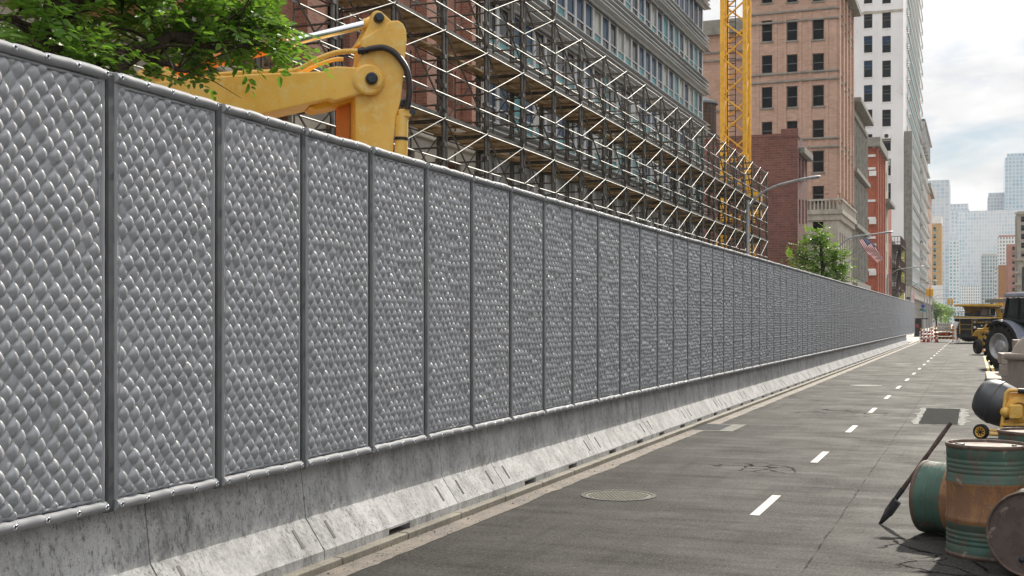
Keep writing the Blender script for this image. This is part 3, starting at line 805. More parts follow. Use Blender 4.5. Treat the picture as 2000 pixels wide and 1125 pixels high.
MB().quad((-11.3, ya + .2, 0), (-11.3, yb - .1, 0), (-11.3, yb - .1, 11), (-11.3, ya + .2, 11)).build('dark_glazing', MT['glassd'], t)
MB().quad((xl + .1, ya + .29, 0), (-11.31, ya + .29, 0), (-11.31, ya + .29, 11.6), (xl + .1, ya + .29, 11.6)).build('dark_glazing', MT['glassd'], t)
g = MB(); g.box(xl, -10.5, ya - .4, ya - .101, 11.1, 11.5); g.box(-10.899, -10.5, ya - .1, yb, 11.1, 11.5)
g.box(xl, -10.65, ya - .25, ya - .101, 10.6, 11.099); g.box(-10.899, -10.65, ya - .1, yb, 10.6, 11.099); g.build('cornice', MT['stone'], t)
g = MB(); x = xl + .2
while x < -10.7: g.box(x, x + .13, ya - .35, ya - .22, 11.501, 12.25); x += .32
y = ya
while y < yb: g.box(-10.7, -10.57, y, y + .13, 11.501, 12.25); y += .32
g.box(xl, -10.52, ya - .4, ya - .17, 12.251, 12.42); g.box(-10.75, -10.52, ya - .169, yb, 12.251, 12.42); g.build('balustrade', MT['stone'], t)
yw = ya + 8; xw = onY(1345, 300, yw)[0]
MB().box(xw, xl + .001, yw, yb, 0, 29.6).build('wing_wall', MT['brickT'], t)
g = MB(); g.box(xw, xl - .001, yw - .5, yw - .001, 29.2, 30.6); g.build('wing_cornice', MT['greystone'], t)
for z_ in (26.7, 27.5, 21.9): MB().box(xw, xl - .001, yw - .15, yw - .001, z_, z_ + .15).build('ledge', MT['greystone'], t)

# --- grey pilastered building
ya, yb = yb + .05, YX(1690, -11)
side = []; nb = 9; pit = (yb - ya) / nb
fl = [(1.2, 4.6), (6.4, 10.4), (11.6, 15.6), (17.0, 21.0)]
for q in range(nb):
    for (a, b) in fl: side.append((ya + (q + .5) * pit, (a + b) / 2, pit * .55, b - a))
t = building('grey_stone_building', 'grey stone building with dense upright pilasters beyond the tan tower', -20, -11, ya, yb, 23, MT['greystone'], (), side)
for q in range(nb + 1):
    for (a, b) in fl: 
        g = MB(); yc = ya + q * pit; g.tube([(-10.9, yc, a - .3), (-10.9, yc, b + .3)], .17, 8); g.build('pilaster', MT['greystone'], t)
for z_, o_ in ((22.9, .9), (21.6, .3), (16.2, .55), (10.9, .55), (5.2, .6)): band(t, MT['greystone'], -20, -11, ya, yb, z_, z_ + .45, o_, faces='s')

# --- orange red brick building with white bands
ya, yb = YX(1708, -11), YX(1724, -11)
t = building('red_brick_house', 'narrow orange red brick building with white stone bands beyond the flags', -16, -11, ya, yb, 22.4, MT['brickO'], (), [(ya + 2.2 + 3 * q, z_, 1.1, 2.4) for q in range(4) for z_ in (3, 7, 11, 15, 19)], skind='sash')
for v in (302, 327, 390, 424, 462, 525):
    z_ = ZD(v, 142); band(t, MT['white'], -16, -11, ya, yb, z_ - .25, z_ + .02, .12, 'stone_band')
for q, v in enumerate((338, 432, 480, 532)):
    MB().box(-11.6, -10.8, ya - .3, ya - .01, ZD(v, 142) - .35, ZD(v, 142) + .25).build('stone_block', MT['white'], t)
band(t, MT['greystone'], -16, -11, ya, yb, 22.42, 23.5, .7)
for q in range(5): MB().box(-10.999, -10.6, ya + .1 + 3 * q, ya + .9 + 3 * q, 0, 22.3).build('brick_pier', MT['brickO'], t)
ya, yb = yb + .03, YX(1735, -11)
t = building('beige_house', 'slim beige stone facade wedged between the two red brick buildings', -17, -11, ya, yb, 24, MT['stone'], (), [(ya + 1.6 + 2.6 * q, z_, 1.2, 2.4) for q in range(3) for z_ in (3, 6.5, 10, 13.5, 17, 20.5)])
band(t, MT['greystone'], -17, -11, ya, yb, ZD(403, 160), ZD(396, 160), .9, faces='s')
ya, yb = yb + .03, YX(1741, -11)
t = building('small_red_brick_house', 'small plain red brick building just before the fire escapes', -17, -11, ya, yb, 18, MT['brickO'], (), [(ya + 1.6 + 2.8 * q, z_, 1.1, 1.7) for q in range(2) for z_ in (3, 6.5, 10, 13.5)])
# --- dark building with fire escape
ya, yb = yb + .03, YX(1757, -11)
t = building('dark_shop_building', 'dark glazed building behind the iron fire escape', -17, -11, ya, yb, 13.5, MT['greystone'], (), [(ya + 2 + 3.0 * q, z_, 2.0, 2.6) for q in range(6) for z_ in (2, 5.5, 9, 12) if z_ < 12 or q < 9][:18], kind='sash')
fe = thing('fire_escape', 'rusty iron fire escape balconies stacked on the dark building', 'fire escape', (-10.3, ya + 3, 4))
ironm = M('rusty iron', (.09, .05, .04), (.05, .035, .03), 4, .7)
y0_, y1_ = ya + .5, ya + 13
for lv in (6.2, 9.3, 12.6):
    g = MB(); g.box(-10.99, -9.7, y0_, y1_, lv, lv + .14)
    for q in range(4): g.tube([(-11, y0_ + q * 4, lv - .9), (-9.8, y0_ + q * 4, lv)], .05, 4)
    g.build('platform', ironm, fe)
    g = MB()
    for z_ in (lv + .5, lv + 1.3): g.tube([(-11, y0_, z_), (-9.75, y0_, z_), (-9.75, y1_, z_), (-11, y1_, z_)], .045, 4)
    y = y0_
    while y < y1_: g.tube([(-9.75, y, lv), (-9.75, y, lv + 1.3)], .03, 4); y += .6
    for q in range(4): g.tube([(-11 + q * .4, y0_, lv), (-11 + q * .4, y0_, lv + 1.3)], .03, 4)
    g.build('railing', ironm, fe)
    if lv < 12: MB().obox(((-10.4), (y0_ + y1_) / 2, lv + 1.6), Vector((.3, 0, 0)), Vector((0, 3.2, 1.5)), Vector((0, -.03, .06))).build('stair', ironm, fe)
g = MB(); g.tube([(-9.75, y1_, 3), (-9.75, y1_, 13.9)], .06, 5); g.tube([(-9.75, y0_, 5.5), (-9.75, y0_, 13.9)], .06, 5); g.build('upright', ironm, fe)
# yellow banner
yb2 = YX(1757.5, -11)
bx0 = -11.0; bx1 = onY(1766, 500, yb2)[0]
t = thing('yellow_banner', 'tall yellow vertical banner beyond the fire escape', 'banner', (bx0, yb2, 3))
MB().box(bx0 + .02, bx1, yb2 - .1, yb2 + .1, ZD(592, 183), ZD(470, 183)).build('cloth', M('yellow cloth', (.72, .66, .14), (.6, .55, .12), .6, .8), t)
g = MB(); rr = random.Random(3); x_ = (bx0 + bx1) / 2 + .1
for q in range(22):
    z_ = ZD(478, 183) - q * .28
    if q in (6, 13, 14, 15, 16): continue
    g.box(x_ - .1 - rr.random() * .12, x_ + .12 + rr.random() * .08, yb2 - .107, yb2 - .1005, z_, z_ + .13)
g.build('dark_marks', MT['wframe'], t)
# --- white tower
ya = YX(1764, -11); yb = YX(1797.5, -11); yf = YX(1771, -11); front = []; D_ = 11 * S + ya * C
for (u0, u1) in ((1687.5, 1703.5), (1723.5, 1739.5)):
    for q in range(-2, 9):
        v0 = 22 + 48 * q; 
        if v0 > 400: continue
        x_, z1_ = onY((u0 + u1) / 2, v0, ya); z0_ = onY((u0 + u1) / 2, v0 + 33, ya)[1]
        front.append((x_, (z0_ + z1_) / 2, (u1 - u0) / F * D_ * 1.02, z1_ - z0_))
xl = onY(1640, 300, ya)[0]
side = [(ya + 1.6 + q * 2.2, 5 + 4.05 * k, .9, 2.8) for q in range(2) for k in range(16)]
t = building('white_tower', 'tall white rendered tower with two columns of windows facing the road', xl, -11, ya, yf, 72, MT['whitewall'], front, [], kind='office', sills=MT['whitewall'])
z_ = ZD(17, D_); MB().box(xl, -10.99, ya - .12, ya - .001, z_ - .4, z_).build('stained_ledge', MT['stone'], t)
x_, z_ = onY(1731.5, 266, ya)
g = MB(); g.box(x_ - .7, x_ + .7, ya - .35, ya + .1, z_ - .45, z_ + .45)
ac = g.build('air_conditioner', MT['white'], t, bevel=.05); 
g = MB(); g.lathe([(.001, 0), (.3, 0), (.34, .03), (.34, -.02)], O=(x_, ya - .352, z_), ax=(0, -1, 0), n=20); g.build('fan_grille', MT['black'], ac)
# louvred street front of the tower
for q in range(16):
    z_ = 6 + 2.72 * q * 1.0
lv = [8.2 + 2.95 * q for q in range(24)]
t2 = thing('louvred_office_block', 'pale office block with stacked horizontal louvre bands beyond the white tower', 'building', (-15, yf, 0))
yl = YX(1777, -11)
MB().box(-20, -11.1, yf + .05, yb, 0, 72).build('wall', MT['whitewall'], t2)
for z_ in lv:
    MB().box(-11.09, -10.98, yf + 1, yb - .1, z_ + .6, z_ + 1.3).build('ribbon_glazing', MT['teal'], t2)
    for q in range(3):
        g = MB(); zz_ = z_ - .25 + q * .32
        g.tube([(-11.0, yf + .6, zz_), (-10.55, yf + .9, zz_), (-10.45, yf + 1.8, zz_), (-10.45, yb - .4, zz_), (-10.95, yb, zz_)], .085, 5); g.build('louvre', MT['alum'], t2)
ts = thing('grey_sign_shaft', 'tall grey blade sign hung on the corner of the white tower', 'sign', (-10.8, ya, 10))
zt1, zt0 = ZD(262, 205), ZD(556, 200)
MB().box(-10.97, -9.75, ya + 2.5, ya + 4.2, zt0, zt1).build('shaft', MT['greystone'], ts, bevel=.08)
MB().box(-9.745, -9.70, ya + 2.6, ya + 4.1, zt0 + .5, zt1 - 1).build('dark_face', MT['wframe'], ts)
MB().box(-9.75, -9.6, ya + 2.4, ya + 2.52, zt0, zt1).build('edge_strip', MT['alum'], ts)
# --- next block
ya, yb = yb + .5, YX(1812, -11)
front = [(onY(u, 500, ya)[0] if 0 else -11.9 + .85 * i, 8 + 4.4 * k, .6, 2.6) for i in range(1) for k in range(8)]
t = building('banded_office_block', 'mid height grey office block with balcony rails near the end of the fence', -18, -11, ya, yb, 43, MT['alum'], front, [(ya + 2.5 + 3.4 * q, 9 + 3.8 * k, 2.2, 1.4) for q in range(10) for k in range(9)], kind='far')
for k in range(10):
    g = MB(); g.box(-10.99, -10.35, ya - .3, yb, 7.3 + 3.8 * k, 7.55 + 3.8 * k); g.box(-10.99, -10.5, ya - .2, yb, 7.9 + 3.8 * k, 8.0 + 3.8 * k); g.build('balcony_band', MT['alum'], t)
for q in range(6): MB().box(-10.99, -10.1, ya + q * 7, ya + q * 7 + .2, 41, 46).build('roof_post', MT['alum'], t)
MB().box(-12, -9.9, ya, yb, 45.5, 45.8).build('roof_canopy', MT['alum'], t)
ya, yb = yb + .5, YX(1820, -11)
t = building('slim_tan_building', 'slim pinkish tan building right of the banded office block', -16, -11, ya, yb, 36, MT['brickT'], (), [(ya + 3 + 5 * q, 8 + 4.2 * k, 1.6, 2.2) for q in range(5) for k in range(6)], kind='far')
band(t, MT['stone'], -16, -11, ya, yb, 35.5, 36.6, .8)
# low podium building along the street
ya, yb = YX(1770, -11) , YX(1819, -10.5)
t = thing('low_shop_building', 'low beige shop building with dark awning slot beyond the end of the fence', 'building', (-10.9, ya, 0))
MB().box(-15, -10.5, ya, yb, 0, 5.6).build('wall', MT['beige'], t)
MB().box(-15.05, -10.42, ya - .05, yb, 5.61, 5.95).build('awning_slot', MT['black'], t)
MB().box(-15.05, -10.3, ya - .1, yb, 5.96, 7.9).build('fascia', MT['beige'], t)
MB().box(-15.05, -10.1, ya - .2, yb, 7.91, 8.2).build('cornice', MT['greystone'], t)
for q in range(24): MB().box(-10.49, -10.38, ya + 5 * q, ya + 5 * q + .3, 0, 5.6).build('pilaster', MT['greystone'], t)
for q in (1.3, 4.1): MB().box(-10.495, -10.45, ya, yb, q, q + .12).build('groove', MT['wframe'], t)
# water tank
c = at(1372, 250, 87)
t = thing('water_tank', 'dark wooden water tank with conical roof on the maroon building roof', 'water tank', (c.x, c.y, 14.3))
woodt = M('tank wood', (.11, .065, .04), (.06, .04, .028), 8, .85, stretch=(1, 1, .15))
R = .98
g = MB(); g.lathe([(.01, 15.4), (R, 15.4), (R * 1.01, 16.5), (R * .97, ZD(203, 87))], O=(c.x, c.y, 0), n=36, sm=False); tk = g.build('barrel', woodt, t)
for q in range(7):
    z_ = 15.55 + q * .27; g = MB(); g.lathe([(R * 1.015, z_), (R * 1.03, z_ + .02), (R * 1.015, z_ + .04)], O=(c.x, c.y, 0), n=28); g.build('hoop', MT['black'], tk)
g = MB(); g.lathe([(R * 1.12, ZD(205, 87)), (R * 1.1, ZD(201, 87)), (.02, ZD(187, 87))], O=(c.x, c.y, 0), n=28, sm=False); g.build('roof', M('tank roof', (.17, .18, .19), (.11, .12, .13), 5, .6), t)
g = MB()
for a in range(4):
    x, y = c.x + .75 * cos(a * pi / 2 + .6), c.y + .75 * sin(a * pi / 2 + .6); g.tube([(x, y, 14.25), (x, y, 15.39)], .08, 5)
g.box(c.x - 1, c.x + 1, c.y - 1, c.y + 1, 15.22, 15.39); g.build('stand', MT['black'], t)

# ------------------------------------------------------------------ scaffold
XA, XB = -11.0, -12.25
ys = [29.33 + 2.477 * k for k in range(-11, 17)]
lifts = [2.6, 4.55, 6.5, 8.45]
t = thing('scaffold', 'long steel tube scaffold with plank decks in front of the brick and office buildings', 'scaffold', (-11.6, 20, 0))
def top_of(k): return 14.4 if k <= 0 else (12.4 if k == 1 else 10.4)
for k, y in zip(range(-11, 17), ys):
    tz = top_of(k); g = MB()
    for x in (XA, XB):
        g.tube([(x, y, .02), (x, y, tz)], .042, 6); g.tube([(x + .02, y + .13, .02), (x + .02, y + .13, tz - .9)], .03, 5)
        for q in range(int(tz / .65)):
            if q * .65 > 4: g.box(x - .06, x + .06, y - .06, y + .06, q * .65, q * .65 + .09)
    z = .6
    while z < tz:
        for dz in (.0, .33, .66, 1.0, 1.33, 1.9):
            if z + dz < tz and z + dz > 4: g.tube([(XA, y, z + dz), (XB if dz in (0, 1.9, 1.0) else XB + .45, y, z + dz)], .022, 4)
        g.tube([(XB + .45, y, max(z, .1)), (XB + .45, y, min(z + 1.6, tz))], .022, 4)
        z += 1.95
    g.build('end_frame', MT['scaf'], t)
for z in (4.55, 6.5, 8.45, 10.35, 12.35, 14.35):
    for x in (XA, XB):
        for dz in ((-.05, .5, 1.0) if x == XA else (-.05, 1.0)):
            zz_ = z + dz
            if zz_ > 14.4: continue
            ke = 27 if zz_ < 10.42 else (12 if zz_ < 12.42 else 11)
            if zz_ < 4.4: continue
            y_end = ys[ke]; g = MB(); g.tube([(x + .04, ys[0], zz_), (x + .04, y_end, zz_)], .019, 5); g.build('ledger', MT['tube'] if dz != -.05 else MT['scaf'], t)
    if 6 < z < 9: MB().box(XA - .045, XA - .015, ys[0], ys[-1], z - .02, z + .075).build('edge_beam', MT['scaf'], t)
rb = random.Random(9)
for k in range(27):
    y0_, y1_ = ys[k], ys[k + 1]; kk = k - 11; tz = top_of(kk + 1)
    for z in (4.55, 6.5, 8.45, 10.4, 12.35):
        if z + 1.5 > tz: continue
        D_ = 11 * S + y0_ * C
        if z > H + HV / F * D_ + 1: continue
        g = MB(); g.tube([(XB - .03, y0_, z + .1), (XB - .03, y1_, z + 1.9)], .022, 4); g.build('rear_brace', MT['scaf'], t)
        g = MB(); g.tube([(XA + .07, y0_ + .03, z + 1.0), (XA + .07, y1_ - .03, z + 1.93)], .013, 5); g.build('handrail_brace', MT['brace'] if rb.random() < .75 else MT['tube'], t)
        g = MB(); g.tube([(XA + .05, y0_, z + 1.9), (XA + .05, y1_, z + .1)], .024, 4); g.build('cross_brace', MT['scaf'], t)
    for z in (6.5, 8.45, 10.4, 12.35):
        if z > tz - .9 or (z > 10 and kk > -1): continue
        D_ = 11 * S + y0_ * C
        if z > H + HV / F * D_ + 1: continue
        g = MB()
        for q in range(4):
            if rb.random() < .06: continue
            x_ = XB + .03 + q * .295; g.box(x_, x_ + .27, y0_ + .02, y1_ - .02, z, z + .045)
        for q in range(3): g.box(XB + .05, XA - .05, y0_ + .3 + q * .9, y0_ + .36 + q * .9, z - .05, z - .003)
        g.build('plank_deck', MT['plank'], t)
for z in (6.5, 8.45):
    MB().obox((-12.0, ys[-1] + 1, z), Vector((.7, 0, 0)), Vector((0, 1, 0)), Vector((0, 0, .03))).build('end_deck', MT['plank'], t)

# ------------------------------------------------------------------ crane mast
Dc = 76.0; fl_ = at(1411, 300, Dc); fr_ = at(1453, 300, Dc)
x0_, y0_ = fl_.x, fl_.y; w_ = 1.42
t = thing('tower_crane', 'yellow lattice crane mast with black ladder in front of the tan brick tower', 'crane', (x0_ + w_ / 2, y0_ + w_ / 2, 0))
ztop = 27
cs_ = [(x0_, y0_), (x0_ + w_, y0_), (x0_ + w_, y0_ + w_), (x0_, y0_ + w_)]
for (x, y) in cs_: MB().box(x - .13, x + .13, y - .13, y + .13, 1, ztop).build('mast_leg', MT['yellow2'], t, bevel=.02, seg=1)
z = 2.0; st = 1.18; k = 0
faces_ = [(0, 1), (1, 2), (2, 3), (3, 0)]
while z < ztop - st:
    for fi, (a, b) in enumerate(faces_):
        p0 = cs_[a]; p1 = cs_[b]
        if k % 2: p0, p1 = p1, p0
        g = MB(); g.tube([(*p0, z), (*p1, z + st)], .06, 6); 
        if len([c for c in t.children if c.name.startswith('lattice')]) < 96: g.build('lattice_bar', MT['yellow2'], t)
    z += st; k += 1
g = MB(); lx, ly = x0_ + .28, y0_ + .25
for dx in (0, .5): g.box(lx + dx - .025, lx + dx + .025, ly - .025, ly + .025, 2, ztop)
z = 2
while z < ztop: g.box(lx, lx + .5, ly - .015, ly + .015, z, z + .04); z += .33
g.build('ladder', MT['black'], t)
for (x, y), (dx, dy) in zip(cs_, ((-1.6, -1.2), (1.4, -1.2), (1.4, 1.2), (-1.6, 1.2))):
    g = MB(); g.tube([(x + dx, y + dy, 0), (x, y, 8.2)], .13, 8); g.tube([(x + dx * .5, y + dy * .5, 4.1), (x, y, 4.0)], .08, 6); g.build('base_strut', MT['yellow2'], t)
g = MB(); g.box(x0_ - .5, x0_ + w_ + .5, y0_ - .5, y0_ + w_ + .5, 5.4, 5.9); g.box(x0_ - .35, x0_ + w_ + .35, y0_ - .35, y0_ + w_ + .35, 8.2, 8.45); g.build('collar_frame', MT['yellow2'], t, bevel=.03)
MB().box(x0_ + w_ + .2, x0_ + w_ + 1.0, y0_ - .3, y0_ + .6, 8.46, 10.1).build('winch_box', MT['yellow2'], t, bevel=.05)

# ------------------------------------------------------------------ excavator
De = 13.0; px = De / F
BK = (FV * .95 - RV * .30)
def ex(u, v, back=0.0): return at(u, v, De) + BK * back
def fpr(pts, b0, b1, m=0, g=None):
    g = g or MB(); g.prism([ex(u, v, (b0 + b1) / 2) for u, v in pts], BK, (b1 - b0) / 2, m); return g
c = at(200, 625, De + .6)
t = thing('excavator', 'yellow excavator raising its boom and stick behind the quilted fence', 'excavator', (c.x, c.y, 0))
boom = [(300, 163), (360, 156), (487, 147), (630, 141), (640, 134), (655, 131.5), (699, 134), (720, 134), (735, 140), (745, 150), (746, 162), (740, 173), (720, 181), (696, 187), (653, 200), (641, 196), (560, 214), (470, 236), (350, 320), (230, 470), (150, 450), (190, 300), (240, 200)]
fpr(boom, -.08, .52).build('boom', MT['yellow'], t, bevel=.022, seg=3)
stick = [(706, 76), (749, 50), (764, 40), (778, 39), (788, 46), (794, 59), (795, 78), (789, 142), (783, 199), (774, 229), (764, 345), (694, 345), (694, 142), (703, 110)]
fpr(stick, 0, .42).build('stick', MT['yellow'], t, bevel=.02, seg=3)
ear = [(694, 90), (706, 76), (721, 50), (728, 23), (737, 18), (745, 20), (768, 41), (770, 60), (720, 85)]
fpr(ear, .03, .15).build('cylinder_lug', MT['yellow'], t, bevel=.015); fpr([(u - 4, v) for u, v in ear], .27, .39).build('cylinder_lug', MT['yellow'], t, bevel=.015)
fpr([(606, 206), (640, 192), (700, 178), (697, 192), (650, 206), (620, 211)], .1, .5).build('boom_foot_guard', MT['yellow2'], t, bevel=.01)
fpr([(694, 170), (668, 186), (668, 345), (690, 345)], .3, .42).build('stick_shaded_side', MT['orange'], t)  # left side of the stick, its shade painted as darker orange
fpr([(265, 141), (283, 131), (322, 132), (350, 147), (338, 168), (285, 165)], .0, .4).build('cylinder_bracket', MT['yellow'], t, bevel=.02)
g = MB(); a, b = ex(303, 140, .2), ex(738, 35, .2); d = b - a
g.tube([a, a + d * .62], 13 * px, 16); g.build('stick_cylinder', MT['orange'], t)
g = MB(); g.tube([a + d * .6, a + d * .985], 8.5 * px, 18); g.build('piston_rod', MT['chrome'], t)
g = MB(); g.tube([a + d * .61, a + d * .63], 15 * px, 16); g.tube([a + d * .955, b], 11.5 * px, 14); g.build('cylinder_gland', MT['yellow'], t)
def pin(u, v, rp, fwd_, name='pin'):
    g = MB(); O = ex(u, v, -fwd_); r = rp * px
    g.lathe([(.001, .05), (r * .72, .05), (r * .8, .035), (r, .03), (r, -.06)], O=O, ax=-BK.normalized(), n=24, sm=False); g.build(name, MT['pin'], t)
pin(740, 35, 9.5, .0); pin(722, 157, 11.5, .1); pin(303, 140, 10.5, .02); pin(789, 201, 8.5, -.06); pin(803, 220, 7, .0)
g = MB(); g.lathe([(.001, .012), (26 * px, .012), (30 * px, 0)], O=ex(718, 158, -.08), ax=-BK.normalized(), n=32, sm=False); g.build('boss_plate', MT['yellow'], t)
def exl(pts, back): return [ex(u, v, back) for u, v in pts]
def smoothp(pts, n=5):
    out = []
    P = [pts[0]] + pts + [pts[-1]]
    for i in range(1, len(P) - 2):
        for k in range(n):
            s = k / n; a, b, c_, d_ = P[i - 1], P[i], P[i + 1], P[i + 2]
            out.append((a * (-s ** 3 + 2 * s * s - s) + b * (3 * s ** 3 - 5 * s * s + 2) + c_ * (-3 * s ** 3 + 4 * s * s + s) + d_ * (s ** 3 - s * s)) * .5)
    out.append(pts[-1]); return out
g = MB(); g.tube(smoothp(exl([(380, 150), (480, 143), (554, 140), (583, 136), (618, 117), (650, 105), (675, 101), (702, 101)], -.02)), 5 * px, 10); g.build('hydraulic_pipe', MT['yellow'], t)
g = MB(); g.tube(smoothp(exl([(560, 143), (590, 138), (625, 122), (655, 112), (674, 111)], .12)), 4.2 * px, 8); g.build('hydraulic_pipe', MT['yellow'], t)
g = MB(); g.tube(exl([(698, 101), (719, 99)], -.03), 6.5 * px, 6, sm=False); g.tube(exl([(704, 101), (710, 100)], -.03), 8 * px, 6, sm=False); g.build('hose_fitting', MT['black'], t)
g = MB(); g.tube(smoothp(exl([(716, 99), (733, 96), (749, 96), (766, 104), (782, 121), (793, 142), (797, 170), (796, 195), (793, 214)], -.06), 7), 6.2 * px, 12); g.build('hose', MT['hose'], t)
g = MB(); g.tube(exl([(786, 226), (783, 345)], .02), 12.5 * px, 18); g.build('bucket_cylinder', MT['yellow'], t)
g = MB(); g.tube(exl([(784.6, 268), (784.4, 274)], .02), 13.5 * px, 18); g.build('clamp_band', MT['black'], t)
fpr([(777, 214), (798, 214), (804, 220), (801, 229), (777, 229)], -.05, .12).build('cylinder_head', MT['yellow'], t, bevel=.012)
bd_ = Vector((c.x, c.y, 0))
MB().obox(bd_ + ZV * 1.9, RV * 1.5, FV * 1.0, ZV * .85).build('house', MT['yellow'], t, bevel=.1)
MB().obox(bd_ + ZV * 1.0, RV * .5, FV * .5, ZV * .2).build('turntable', MT['black'], t)
for s in (-1, 1):
    g = MB(); o_ = bd_ + FV * s * .95
    pts = [(o_ + RV * (x * 1.6) + ZV * z) for x, z in ((-1, .1), (-1.12, .4), (-1, .72), (1, .72), (1.12, .4), (1, .1))]; g.prism(pts, FV, .22); g.build('track', MT['rubber'], t, bevel=.03)
# ------------------------------------------------------------------ trees
def tree(name, label, trunk, limbs, clumps, n, leaf, mat_, spray=.34, nl=11, seed=1, group=None, droop=.35, cat='tree'):
    r = random.Random(seed)
    t = thing(name, label, cat, trunk[0][0], 0, group)
    g = MB(); g.tube([p for p, _ in trunk], [q for _, q in trunk], 10); g.build('trunk', MT['bark'], t)
    for L in limbs:
        g = MB(); pts = [L[0][0]]
        rs = [L[0][1]]
        for i in range(1, len(L)):
            a, ra = L[i - 1]; b, rb_ = L[i]; mid = (a + b) * .5 + Vector((r.uniform(-1, 1), r.uniform(-1, 1), r.uniform(-1, 1))) * (b - a).length * .08
            pts += [mid, b]; rs += [(ra + rb_) / 2, rb_]
        g.tube(pts, rs, 7)
        for i in range(1, len(pts)):
            for q in range(2):
                d = Vector((r.uniform(-1, 1), r.uniform(-1, 1), r.uniform(-.5, .8))).normalized() * spray * r.uniform(1.2, 2.4)
                g.tube([pts[i], pts[i] + d * .5 + ZV * .03, pts[i] + d], [rs[i] * .45, rs[i] * .3, rs[i] * .12], 5)
        g.build('limb', MT['bark'], t)
    g = MB(); tot = sum(c[1] ** 2 for c in clumps); cen = sum((c[0] for c in clumps), Vector()) / len(clumps)
    for (c, R, dz) in clumps:
        m = int(n * R * R / tot)
        for _ in range(m):
            while True:
                q = Vector((r.uniform(-1, 1), r.uniform(-1, 1), r.uniform(-1, 1)))
                if .15 < q.length < 1: break
            p = c + RV * q.x * R + FV * q.y * dz + ZV * q.z * R * .8
            d = (q * .6 + Vector((r.uniform(-1, 1), r.uniform(-1, 1), r.uniform(-.4, .4)))).normalized(); d.z -= droop; d.normalize()
            L = spray * r.uniform(.7, 1.2)
            side = d.cross(ZV).normalized(); upn = side.cross(d).normalized()
            if r.random() < .5: g.tube([p - d * .1 * L, p + d * L * .5, p + d * L], leaf * .05, 3, 1, caps=False)
            for k in range(nl):
                s = k / (nl - 1); bp = p + d * (L * s) + ZV * (-.12 * L * s * s)
                sg = 1 if k % 2 else -1
                ld = (d * r.uniform(.25, .7) + side * sg * r.uniform(.7, 1) + upn * r.uniform(-.35, .25)).normalized()
                if k == nl - 1: ld = d
                nn = (upn + side * r.uniform(-.6, .6) + d * r.uniform(-.5, .5)).normalized()
                wv = ld.cross(nn).normalized(); l = leaf * r.uniform(.7, 1.25); w2 = l * .24
                cc = nn * l * .06
                g.add([bp, bp + ld * l * .3 + wv * w2 + cc, bp + ld * l * .68 + wv * w2 * .85 + cc, bp + ld * l - cc, bp + ld * l * .68 - wv * w2 * .85 + cc, bp + ld * l * .3 - wv * w2 + cc], [(0, 1, 2, 3), (0, 3, 4, 5)])
    g.build('crown', [mat_, MT['bark']], t)
    return t
def cl(u, v, D, rp, dz): return (at(u, v, D), rp * D / F, dz)
T0 = at(112, 625, 9.6); tb_ = Vector((T0.x, T0.y, 0))
def A(u, v, D, r): return (at(u, v, D), r)
trunk = [(tb_, .26), (tb_ + Vector((.05, 0, 1.8)), .2), A(118, 180, 9.6, .17), A(120, 60, 9.6, .135), A(112, -80, 9.7, .12), A(130, -260, 9.9, .09), A(150, -420, 10, .05)]
limbs = [[A(120, 130, 9.6, .08), A(220, 150, 9.6, .065), A(270, 105, 9.9, .05), A(330, 70, 10.2, .04), A(420, 62, 10.6, .03), A(520, 50, 11, .018)],
         [A(118, 180, 9.6, .09), A(200, 185, 9.5, .07), A(250, 205, 9.4, .055)], [A(119, 90, 9.6, .06), A(60, 60, 9.3, .04), A(-20, 30, 9, .02)],
         [A(118, 20, 9.6, .08), A(240, -40, 10, .06), A(380, -60, 10.5, .04), A(520, -30, 11, .02)], [A(112, -60, 9.7, .07), A(40, -160, 9.4, .05), A(-60, -260, 9.2, .03)],
         [A(270, 105, 9.9, .035), A(330, 125, 10.1, .025), A(365, 140, 10.3, .015)], [A(330, 70, 10.2, .03), A(430, 95, 10.6, .02), A(540, 85, 11, .012)]]
cls = [cl(20, 30, 9.0, 62, .8), cl(45, 85, 9.0, 40, .6), cl(95, 30, 8.9, 45, .4), cl(150, 100, 9.2, 45, .5), cl(190, 20, 9.8, 58, .8), cl(215, 115, 9.6, 50, .6), cl(255, 70, 10.3, 34, .5),
       cl(275, 135, 10.0, 26, .5), cl(300, 20, 10.3, 62, .8), cl(350, 70, 10.4, 45, .6), cl(385, 98, 10.5, 30, .5), cl(368, 132, 10.6, 17, .3), cl(400, 35, 10.6, 55, .7), cl(440, 68, 10.8, 36, .5),
       cl(468, 98, 10.9, 22, .4), cl(500, 66, 11.0, 34, .4), cl(528, 92, 11.1, 20, .3), cl(556, 72, 11.2, 26, .3), cl(580, 78, 11.3, 18, .3), cl(588, 102, 11.3, 9, .2), cl(415, 118, 10.7, 12, .2), cl(470, 20, 11.0, 45, .5), cl(515, 15, 11.1, 25, .4), cl(525, 50, 11, 25, .3),
       cl(348, 152, 10.2, 9, .2), cl(60, -110, 9.4, 110, 1.2), cl(230, -120, 10, 120, 1.3), cl(400, -110, 10.6, 90, 1.2), cl(140, -280, 10, 130, 1.4), cl(320, -250, 10.5, 110, 1.3)]
tree('leafy_tree', 'leafy green tree overhanging the fence in front of the yellow boom', trunk, limbs, cls, 1080, .094, MT['leaf'], spray=.27, droop=.18, seed=4)
T0 = at(1607, 625, 68.7); tb_ = Vector((T0.x, T0.y, .06)); B = 68.7
trunk = [(tb_, .16), (tb_ + Vector((.05, 0, 2.5)), .13), A(1606, 520, B, .1), A(1603, 485, B, .06), A(1600, 455, B, .03)]
